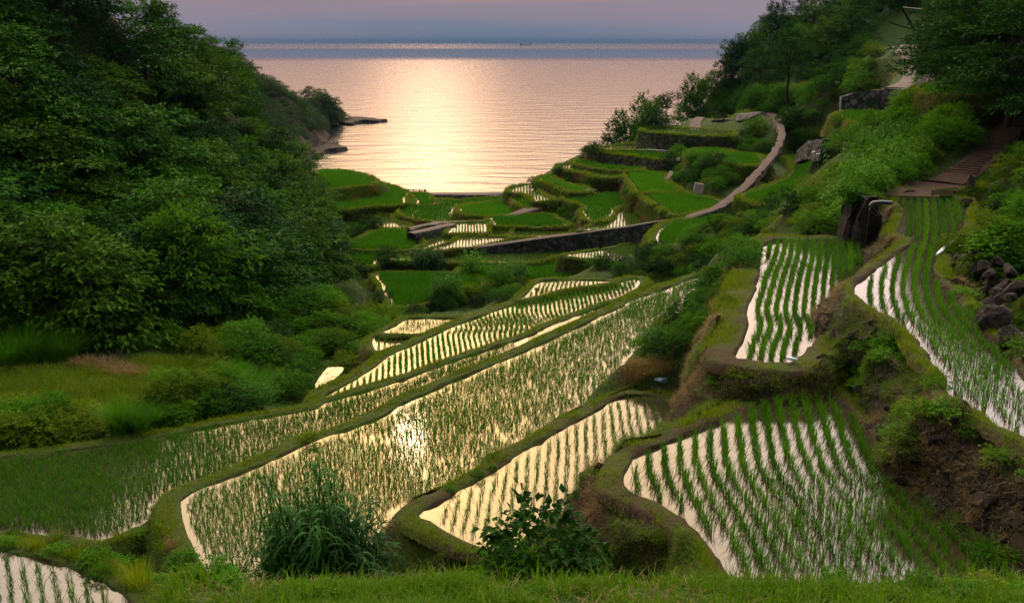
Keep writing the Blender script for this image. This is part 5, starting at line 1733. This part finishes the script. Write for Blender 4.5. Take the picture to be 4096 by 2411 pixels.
# white pipe end on the bank, and the short one at the right edge
p = ground_at('E 1375,52') + np.array([0, 0, .05])
m = MB()
m.tube(np.array([p + [-.13, .05, .03], p + [.15, -.05, -.02]]), .05, 10)
tag(m.build('drain_pipe', MAT['white_plastic'], None, True), 'short white pipe end above the nearest seedling rows', 'pipe')
p, q = ground_at('C 2322,342') + [0, 0, .1], ground_at('C 2375,300') + [0, 0, .15]
m = MB()
m.tube(np.array([p, q]), .05, 8)
tag(m.build('drain_pipe', MAT['white_plastic'], None, True), 'thin white pipe lying in the grass at the right edge', 'pipe')
# pipe along the slim far paddy
m = MB()
Cc = catmull(line_pts('U 150,797,147 300,793,146 480,806,145 690,824,143'), 1., False) + np.array([0, 0, .12])
m.tube(Cc, .06, 6)
tag(m.build('water_pipe', MAT['white_plastic'], None, True), 'long thin white pipe along the foot of the ivy covered wall', 'pipe')
m = MB()
Cc = line_pts('U 2400,805,78 2365,812,78 2380,860,78')
m.tube(Cc, .045, 6)
m.tube(line_pts('U 2410,845,78 2460,838,78'), .045, 6)
tag(m.build('water_pipe', MAT['white_plastic'], None, True), 'small white bent pipe beside the bright paddy on the right slope', 'pipe')

# blue bag with a yellow cord on the bund corner
p = ground_at('E 735,165')
V, F = rock_mesh('bag', .2, 33, (1.25, .8, .62), .4)
o = build('plastic_bag', V + p + [0, 0, .1], F, MAT['blue_plastic'])
tag(o, 'crumpled blue plastic bag on the brown bund corner', 'bag')
m = MB()
m.tube(catmull(np.array([[-.1, .3, 0], [0, .32, .1], [.12, .3, .02]]) + p + [0, 0, .1], .05, False), .02, 6)
tag(m.build('rope', plain('yellow_rope', (.35, .33, .03), .7), None, True), 'short loop of yellow rope beside the blue bag', 'rope')

# stakes
for i, (s_, h, lab) in enumerate((('C 285,1395', .75, 'taller of the two thin dark stakes left of the straight rows'), ('C 352,1350', .42, 'shorter of the two thin dark stakes left of the straight rows'),
                                  ('C 2330,75', .65, 'tallest dark stake by the pale board at the right edge'), ('C 2303,100', .5, 'left dark stake holding the pale board'), ('C 2335,100', .45, 'right dark stake holding the pale board'))):
    p = ground_at(s_)
    m = MB()
    m.tube(np.array([p + [0, 0, -.3], p + [.02, 0, h * .5], p + [rng.uniform(-.06, .06), 0, h]]), [.022, .02, .016], 6)
    tag(m.build('stake', MAT['wood'], None, True), lab, 'stake')
p = ground_at('C 2312,112')
m = MB()
m.box(p + [0, 0, .14], (.36, .05, .28), .3)
tag(m.build('plank_board', plain('raw_board', (.32, .19, .13), .8, .2, 8, (.22, .12, .08))), 'pale reddish board wedged between stakes at the right edge', 'board')
p = ground_at('V 1775,488')
m = MB()
m.tube(np.array([p, p + [0, 0, .55]]), .05, 8)
m.box(p + [0, 0, .5], (.28, .1, .16))
tag(m.build('marker_post', plain('orange_marker', (.42, .16, .07), .7)), 'little orange marker post on the bund of the wavy rows', 'post')
p = ground_at('W 1052,1025')
m = MB()
m.tube(np.array([p + [0, 0, -.2], p + [0, 0, .75]]), .035, 6)
m.box(p + [0, 0, .78], (.12, .1, .12))
tag(m.build('marker_post', MAT['wood']), 'dark post at the lower end of the upper concrete road', 'post')
# small stone figures where the earth track comes out of the grove
for s_, lab, h in (('W 2155,1150', 'taller carved stone at the head of the earth track', .9), ('W 2125,1165', 'shorter carved stone beside the taller one', .6)):
    p = ground_at(s_)
    fig = empty('stone_marker', p, lab, 'stone marker', 'stone markers by the track')
    m = MB()
    m.box(np.array([0, 0, .1]), (.5, .4, .3))
    obj('plinth', mesh_data('plinth', np.concatenate(m.V), np.concatenate(m.F4), MAT['monument']), fig)
    m = MB()
    Q = np.array([[0, 0, .2], [0, 0, h * .45], [0, 0, h * .7], [0, 0, h * .78], [0, 0, h * .95], [0, 0, h]])
    m.tube(Q, np.array([.16, .15, .12, .09, .1, .03]) * 1.2, 10)
    obj('figure', mesh_data('figure', noisy(np.concatenate(m.V), .015, 9), [np.concatenate(m.F4), np.concatenate(m.F3)], MAT['monument'], True), fig)

# teal railing on the steps
rail = empty('railing', at_d(*parse('U 1400,600')[0][:2], 148), 'teal painted railing on the steps beside the highest paddy', 'railing')
A, Bq = at_d(*parse('U 1262,655')[0][:2], 146.5), at_d(*parse('U 1515,528')[0][:2], 150)
off = np.array([.9, .5, 0])
for k, dz in ((0, 0), (0, -.45), (1, 0), (1, -.45)):
    m = MB()
    m.tube(np.array([A + off * k + [0, 0, dz], Bq + off * k + [0, 0, dz]]), .055, 8)
    m.build('rail', MAT['teal'], rail, True)
for k in (0, 1):
    for t in (0, .33, .66, 1.):
        q = A + (Bq - A) * t + off * k
        m = MB()
        m.tube(np.array([q + [0, 0, -1.3], q + [0, 0, .03]]), .055, 8)
        m.build('post', MAT['teal'], rail, True)

# timber fence above the beach
A, Bq = at_d(*parse('M 975,342')[0][:2], 153), at_d(*parse('M 1262,350')[0][:2], 152)
fen = empty('timber_fence', (A + Bq) / 2, 'brown timber fence standing against the bright sea above the beach', 'fence')
for dz in (0, -.36):
    m = MB()
    cc = (A + Bq) / 2 + [0, 0, dz]
    L = np.linalg.norm(Bq - A)
    rz = math.atan2(Bq[1] - A[1], Bq[0] - A[0])
    m.box(cc, (L, .07, .11), rz)
    m.build('rail', MAT['wood'], fen)
for t in (0, .25, .5, .75, 1.):
    q = A + (Bq - A) * t
    m = MB()
    m.box(q + [0, -.08, -.45], (.13 if t < 1 else .3, .09, 1.15), 0)
    m.build('post', MAT['wood'], fen)

# cables in the grove
for lab, s_ in (('thick cable sagging in front of the dark leaning tree', 'W 930,88,95 1300,125,85 1700,185,75 2000,222,68 2400,300,60'),
                ('thin pale cable level across the grove below the thick one', 'W 1130,335,95 1550,330,85 2361,300,66'),
                ('stay wire slanting down at the right edge of the grove', 'W 2361,460,58 2140,780,57')):
    m = MB()
    m.tube(catmull(line_pts(s_), 3., False), .022, 5)
    tag(m.build('overhead_cable', MAT['cable'], None, True), lab, 'cable')

# concrete pieces beside the winding road
def slab(name, s_, thick, label, cat, mat='concrete'):
    P = line_pts(s_)
    n = len(P)
    B = P + np.array([0, 0, -.0]) + np.array([0, thick, 0])
    V = np.concatenate([P, B])
    i = list(range(n))
    F4 = [[k, (k + 1) % n, n + (k + 1) % n, n + k] for k in i]
    me_faces = [np.array(F4)]
    if n == 4: me_faces.append(np.array([i[::-1], [n + k for k in i]]))
    o = build(name, V, me_faces, MAT[mat])
    tag(o, label, cat)


MAT['conc_dark'] = plain('stained_concrete', (.06, .055, .055), .9, .15, 1.2, (.16, .14, .13), .3)
slab('concrete_wall', 'U 1415,418,157 1540,395,156.5 1720,312,158 1440,340,158', 1.2, 'tilted grey concrete wall at the top of the winding road', 'concrete wall', 'conc_dark')
slab('concrete_ramp', 'U 1660,525,149 1720,600,146 1870,635,144 1870,515,149', 1.0, 'small pinkish concrete apron beside the winding road', 'ramp')
slab('concrete_wall', 'U 870,1310,113.0 975,1345,112.2 998,1225,112.6 892,1205,113.4', .8, 'square grey concrete facing low on the bushy bank', 'concrete wall', 'conc_dark')
slab('concrete_wall', 'U 655,925,127 690,925,127 698,892,127.3 660,890,127.3', .5, 'tiny pale concrete block on the bushy bank by the farm road', 'concrete block')
slab('concrete_wall', 'U 530,1160,118 590,1110,119 612,1065,120 570,1060,120', .7, 'pale broken concrete chute beside the green paddy channel', 'concrete chute')

# stone walls on the hill
MAT['wall_grey'] = stone_mat('grey_stone', (.05, .045, .045), (.16, .14, .14), (.02, .045, .008), 1.7, .5)
wall_strip('stone_wall', line_pts('W 200,1150,101 450,1090,101 850,1050,100 900,1060,98'), [1.6, 2.6, 2.2, 1.6], .6, MAT['wall_grey'], 'overgrown grey stone wall holding the upper road plot', .1, 8)
wall_strip('stone_wall', line_pts('W 1120,900,93 1400,850,88 1600,880,84 1850,800,78 1900,850,76'), [2.2, 3.0, 3.0, 3.4, 2.6], .6, MAT['wall_grey'], 'tall shaded stone wall behind the thin bright plot', .12, 8)
wall_strip('stone_wall', line_pts('U 1100,405,160 1300,400,160 1420,420,158 1500,480,155'), [2.4, 3.2, 3.0, 1.8], .5, MAT['wall_grey'], 'dark stone wall behind the highest paddy', .1, 8)
wall_strip('stone_wall', line_pts('M 1610,418,146.5 1800,414,146.5 2200,416,146'), [1.3, 1.2, .5], .5, MAT['wall_grey'], 'low grey wall along the foot of the shore dike', .06, 5)
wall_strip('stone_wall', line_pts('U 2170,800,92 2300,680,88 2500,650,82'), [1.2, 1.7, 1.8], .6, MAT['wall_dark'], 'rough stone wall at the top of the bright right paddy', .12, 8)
m_w = line_pts('M 1100,833,110.5 1330,770,113.5 1500,770,114')
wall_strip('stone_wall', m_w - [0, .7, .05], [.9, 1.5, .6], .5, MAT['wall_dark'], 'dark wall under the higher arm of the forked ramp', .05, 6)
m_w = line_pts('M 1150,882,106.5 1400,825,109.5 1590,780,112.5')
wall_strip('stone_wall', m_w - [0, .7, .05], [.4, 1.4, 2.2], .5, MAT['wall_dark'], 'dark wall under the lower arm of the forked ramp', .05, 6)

# ---- the far headland on the left --------------------------------------------------------------------------------
def headland():
    # ridge line and waterline, measured, at their distances
    ridge = np.array([at_d(u * 1.626, v * 1.626, d) for u, v, d in ((480, 110, 300), (560, 140, 305), (630, 182, 312), (680, 205, 325), (735, 243, 345), (770, 240, 358), (800, 250, 372), (830, 268, 385), (852, 290, 396))])
    shore = np.array([on_z(u * 1.626, v * 1.626, SEA_Z - .4) for u, v in ((600, 420), (690, 420), (775, 392), (800, 370), (815, 352), (797, 335), (800, 318), (850, 302), (866, 297))])
    n = 60
    t = np.linspace(0, 1, n)
    rs = np.array([np.interp(t, np.linspace(0, 1, len(ridge)), ridge[:, k]) for k in range(3)]).T
    ss = np.array([np.interp(t, np.linspace(0, 1, len(shore)), shore[:, k]) for k in range(3)]).T
    m = 26
    rows = []
    for j in range(m):
        q = j / (m - 1)
        row = ss * (1 - q) + rs * q
        row[:, 2] = ss[:, 2] + (rs[:, 2] - ss[:, 2]) * (q ** .8)
        rows.append(row)
    back = []
    for q in (.25, .6, 1.):
        row = rs + np.array([-8, 70, 0]) * q
        row[:, 2] = rs[:, 2] + (SEA_Z - 2 - rs[:, 2]) * q ** 1.3
        back.append(row)
    V = np.concatenate(rows + back)
    nz = fbm(V * .07, 3)
    V[n * 2:] += (np.stack([nz, fbm(V * .09 + 9, 3), .6 * fbm(V * .08 + 21, 3)], 1) * 2.6)[n * 2:]
    F = grid_faces(m + 3, n)
    tag(build('headland', V, F, MAT['cliff'], smooth=False), kind='structure')
    return V[:n * m].reshape(m, n, 3)


HG = headland()
# flat rock shelves at its foot
def shelf(pts, label):
    P = catmull(np.array([on_z(u * 1.626, v * 1.626, SEA_Z + .5) for u, v in pts])[:, :2], 2., True)
    if area2(P) < 0: P = P[::-1]
    P = P + normals_out(P) * (1.2 * noise3(np.column_stack([P * .3, P[:, 0] * 0])))[:, None]
    n = len(P)
    Vt, Ft = fill(P, SEA_Z + 1.1)
    Vt[:, 2] += .4 * fbm(np.column_stack([P * .25, P[:, 0] * 0]), 2)
    lo = np.column_stack([P + normals_out(P) * 1.0, np.full(n, SEA_Z - 1.)])
    i = np.arange(n)
    o = build('rock_shelf', np.concatenate([Vt, lo]), [Ft, np.stack([i, n + i, n + (i + 1) % n, (i + 1) % n], 1)], MAT['rock'])
    tag(o, label, 'rock shelf')


shelf(((835, 303), (850, 293), (880, 291), (915, 293), (945, 296), (930, 299), (890, 300), (860, 305)), 'thin dark rock spit reaching into the bay from the headland')
shelf(((770, 372), (790, 350), (800, 344), (815, 350), (832, 360), (850, 365), (820, 369), (798, 374), (780, 385)), 'lower dark rock tongue at the foot of the headland')
cm = KINDS['hill_tree']
pts, k = [], 0
for i in range(3000):
    a, b = rng.uniform(0, 1), rng.uniform(0, 1)
    r, c = int(a * 25), int(b * 59)
    p = HG[r, c]
    q = a
    bare = (b > .84 and q < .6) or (q < .16) or (b < .62 and q < .3 and noise3(np.array([[b * 9, q * 6, 2.]]))[0] > -.1)
    if bare: continue
    if pts and (((np.array(pts) - p) ** 2).sum(1) < 9).any(): continue
    pts.append(p)
    if len(pts) >= 330: break
Vs, Fs, Ts, o_ = [], [], [], 0
for p in pts:
    me = cm[rng.integers(len(cm))][1]
    v = np.empty(len(me.vertices) * 3, np.float32)
    me.vertices.foreach_get('co', v)
    v = v.reshape(-1, 3)
    keep = rng.random(len(v) // 4) < .55
    kk = np.repeat(keep, 4)
    v = v[kk] - [0, 0, 2.6]
    s = rng.uniform(.5, .85)
    th = rng.uniform(0, 6.28)
    v = v * np.array([s * 1.25, s * 1.25, s * .75])
    v = v @ np.array([[math.cos(th), math.sin(th), 0], [-math.sin(th), math.cos(th), 0], [0, 0, 1]]) + p
    nq = len(v) // 4
    Vs.append(v)
    Fs.append((np.arange(nq * 4).reshape(nq, 4)) + o_)
    Ts.append(np.full(nq * 4, rng.uniform(.2, .7)))
    o_ += nq * 4
tag(build('headland_wood', np.concatenate(Vs), np.concatenate(Fs), MAT['leaf_dark'], tint=np.concatenate(Ts)), kind='stuff')
for u, v, d, s, lab in ((790, 252, 365, 1.0, 'tree on the knoll of the far headland'), (826, 262, 384, .6, 'small wind bent tree on the cliff edge of the far headland'), (760, 247, 352, .9, 'tree left of the knoll on the far headland')):
    plant('open_tree' if s < .7 else 'hill_tree', at_d(u * 1.626, v * 1.626, d) - np.array([0, 0, 1.0]), lab, None, s)

# ---- ship and birds ---------------------------------------------------------------------------------------------
sd = 9000.
sp = at_d(2102, 173.5, sd)
sp[2] = SEA_Z
k = sd / F_PX
ship = empty('cargo_ship', sp, 'small dark cargo ship on the horizon', 'ship')
L = 44 * k
hb = 6.0 * k * .55
xs_ = np.array([-.5, -.46, 0, .42, .47, .5]) * L
Vh = []
for x, w_, top in zip(xs_, (.8, 1, 1, 1, .7, .05), (.9, .9, .8, .85, 1.1, 1.25)):
    for y_, z_ in ((-1, 0), (-1, 1), (1, 1), (1, 0)):
        Vh.append([x, y_ * w_ * L * .07, -1. + z_ * (hb * top + 1.)])
F = [[i * 4 + a, i * 4 + (a + 1) % 4, (i + 1) * 4 + (a + 1) % 4, (i + 1) * 4 + a] for i in range(5) for a in range(4)] + [[0, 1, 2, 3], [23, 22, 21, 20]]
obj('hull', mesh_data('hull', np.array(Vh), np.array(F), MAT['hull']), ship)
m = MB()
m.box([-.36 * L, 0, hb * 1.25], (.2 * L, .11 * L, hb * .9))
m.box([-.38 * L, 0, hb * 1.9], (.13 * L, .1 * L, hb * .7))
obj('deckhouse', mesh_data('deckhouse', np.concatenate(m.V), np.concatenate(m.F4), MAT['ship_white']), ship)
m = MB()
m.tube(np.array([[-.40 * L, 0, hb * 2.1], [-.40 * L, 0, hb * 2.9]]), .02 * L, 8)
obj('funnel', mesh_data('funnel', np.concatenate(m.V), [np.concatenate(m.F4), np.concatenate(m.F3)], MAT['hull']), ship)
m = MB()
m.tube(np.array([[.42 * L, 0, hb * .8], [.42 * L, 0, hb * 2.1]]), .01 * L, 6)
obj('mast', mesh_data('mast', np.concatenate(m.V), [np.concatenate(m.F4), np.concatenate(m.F3)], MAT['hull']), ship)
for u, v, lab in ((2290, 470, 'left of two tiny birds low over the bay'), (2313, 472, 'right of two tiny birds low over the bay')):
    p = at_d(u, v, 230)
    s = .42
    Vb = np.array([[0, -.25, 0], [0, .25, 0], [.12, 0, .05], [-.12, 0, .05], [.75, .1, .3], [-.75, .1, .3], [0, 0, .1], [0, 0, -.08]]) * s
    Fb = np.array([[0, 2, 6], [2, 1, 6], [1, 3, 6], [3, 0, 6], [0, 7, 2], [2, 7, 1], [1, 7, 3], [3, 7, 0], [0, 4, 2], [2, 4, 1], [0, 3, 5], [3, 1, 5]])
    o = obj('bird', mesh_data('bird', Vb, Fb, MAT['hull']), None, p)
    tag(o, lab, 'bird')
# ---- light, sky, camera -------------------------------------------------------------------------------------------
SUN_EL, SUN_AZ = R(22.2), R(-6.2)      # elevation, azimuth from straight ahead
S = Vector((math.sin(SUN_AZ) * math.cos(SUN_EL), math.cos(SUN_AZ) * math.cos(SUN_EL), math.sin(SUN_EL)))
L = bpy.data.lights.new('sun', 'SUN')
L.energy, L.angle, L.color = .05, R(1.6), (1., .72, .42)
o = bpy.data.objects.new('sun', L)
COL.objects.link(o)
o.rotation_euler = S.to_track_quat('Z', 'Y').to_euler()
W = bpy.data.worlds.new('World')
SC.world = W
W.use_nodes = True
nt = W.node_tree
bg = nt.nodes['Background']
tc = nt.nodes.new('ShaderNodeTexCoord')
sx = nt.nodes.new('ShaderNodeSeparateXYZ')
nt.links.new(tc.outputs['Generated'], sx.inputs[0])
X, Y, Z = sx.outputs
# sheets of cloud: low grey bank, broken bright cloud above it
mp = nt.nodes.new('ShaderNodeMapping')
mp.inputs['Scale'].default_value = (4.5, 4.5, 120)
nt.links.new(tc.outputs['Generated'], mp.inputs[0])
n1 = nd(nt, 'ShaderNodeTexNoise', Scale=1.0, Detail=4, Roughness=.55)
nt.links.new(mp.outputs[0], n1.inputs['Vector'])
mp2 = nt.nodes.new('ShaderNodeMapping')
mp2.inputs['Scale'].default_value = (3, 3, 7)
nt.links.new(tc.outputs['Generated'], mp2.inputs[0])
n2 = nd(nt, 'ShaderNodeTexNoise', Scale=1.1, Detail=5, Roughness=.55)
nt.links.new(mp2.outputs[0], n2.inputs['Vector'])
el = mth(nt, 'ADD', Z, mth(nt, 'MULTIPLY', mth(nt, 'SUBTRACT', n1.outputs['Fac'], .5), .026))
SKY = 4.0
low = ramp(nt, mth(nt, 'MULTIPLY', el, 1.25), [(0., (.038, .050, .070)), (.019, (.046, .054, .074)), (.036, (.066, .058, .070)), (.050, (.072, .060, .072)), (.064, (.125, .072, .057)), (.0875, (.245, .115, .064)), (.155, (.30, .155, .092)), (.202, (.50, .37, .315)), (.25, (.64, .52, .47)), (.39, (.72, .61, .57)), (.57, (.85, .74, .68)), (.72, (1.25, 1.12, 1.03)), (1., (1.45, 1.30, 1.20))])
# the low bank is mauve to the sides, slate in the middle
side = mth(nt, 'MULTIPLY', mth(nt, 'ABSOLUTE', mth(nt, 'ADD', X, .02)), 2.6, clamp=True)
side = mth(nt, 'POWER', side, 1.6)
lowk = mth(nt, 'SUBTRACT', 1., mth(nt, 'MULTIPLY', Z, 21.), clamp=True)
c = mixc(nt, mth(nt, 'MULTIPLY', side, lowk), low, (.100, .073, .086))
c = mixc(nt, mth(nt, 'MULTIPLY', mth(nt, 'SUBTRACT', n2.outputs['Fac'], .35, clamp=True), .6), c, (.62, .55, .52), 'MULTIPLY')
# behind the viewer the sky is plain and dimmer
back = mth(nt, 'MULTIPLY', mth(nt, 'ADD', Y, .25), 1.1, clamp=True)
c = mixc(nt, back, (.085, .090, .095), c)
vm = nt.nodes.new('ShaderNodeVectorMath')
vm.operation = 'DOT_PRODUCT'
nt.links.new(tc.outputs['Generated'], vm.inputs[0])
vm.inputs[1].default_value = S
dt = mth(nt, 'MAXIMUM', vm.outputs['Value'], 0.)
above = mth(nt, 'MULTIPLY', mth(nt, 'SUBTRACT', Z, .10), 7., clamp=True)
g1 = mth(nt, 'MULTIPLY', mth(nt, 'POWER', dt, 26.), above)
g2 = mth(nt, 'MULTIPLY', mth(nt, 'POWER', dt, 200.), above)
warm = mth(nt, 'MULTIPLY', mth(nt, 'POWER', dt, 22.), above)
c = mixc(nt, warm, c, (1., .85, .52), 'MULTIPLY')
c = mixc(nt, 1., c, mixc(nt, g1, (0, 0, 0), (.95, .56, .13)), 'ADD')
# unseen bright rift, added above the view to put a glow on the sea
vm3 = nt.nodes.new('ShaderNodeVectorMath')
vm3.operation = 'DOT_PRODUCT'
nt.links.new(tc.outputs['Generated'], vm3.inputs[0])
RA, RE = R(-4.6), R(6.0)
vm3.inputs[1].default_value = (math.sin(RA) * math.cos(RE), math.cos(RA) * math.cos(RE), math.sin(RE))
g3 = mth(nt, 'MULTIPLY', mth(nt, 'POWER', mth(nt, 'MAXIMUM', vm3.outputs['Value'], 0.), 700.), mth(nt, 'MULTIPLY', mth(nt, 'SUBTRACT', Z, .048), 22., clamp=True))
c = mixc(nt, 1., c, mixc(nt, g3, (0, 0, 0), (1.2, .70, .40)), 'ADD')
c = mixc(nt, 1., c, mixc(nt, g2, (0, 0, 0), (1.15, .70, .27)), 'ADD')
nt.links.new(c, bg.inputs[0])
bg.inputs[1].default_value = SKY

# the evening air over the valley and the inner bay
hz = bpy.data.materials.new('haze')
hz.use_nodes = True
hn = hz.node_tree
hn.nodes.remove(hn.nodes['Principled BSDF'])
pv = nd(hn, 'ShaderNodeVolumePrincipled', Density=.00008, Anisotropy=.2)
pv.inputs['Color'].default_value = (.07, .13, .24, 1)
hn.links.new(pv.outputs[0], hn.nodes['Material Output'].inputs['Volume'])
m = MB()
m.box((0, 10300, -1), (48000, 21200, 72))
if HAZE: tag(m.build('haze', hz), kind='stuff')

cam = bpy.data.cameras.new('camera')
cam.lens, cam.sensor_width, cam.clip_start, cam.clip_end = 35.0 * F_PX / 3982.0, 36.0, .5, 90000
o = bpy.data.objects.new('camera', cam)
COL.objects.link(o)
o.rotation_euler = (R(90) - PITCH, 0, 0)
SC.camera = o
SC.render.engine = 'CYCLES'
vs = SC.view_settings
vs.view_transform, vs.look, vs.exposure, vs.gamma = 'Standard', 'None', 0.15, 1.0
cy = SC.cycles
cy.use_denoising = DENOISE
cy.denoising_prefilter = 'NONE'
cy.max_bounces, cy.diffuse_bounces, cy.glossy_bounces, cy.transmission_bounces = 6, 1, 3, 3
cy.sample_clamp_indirect = 6
cy.use_adaptive_sampling = True
cy.adaptive_threshold = .02
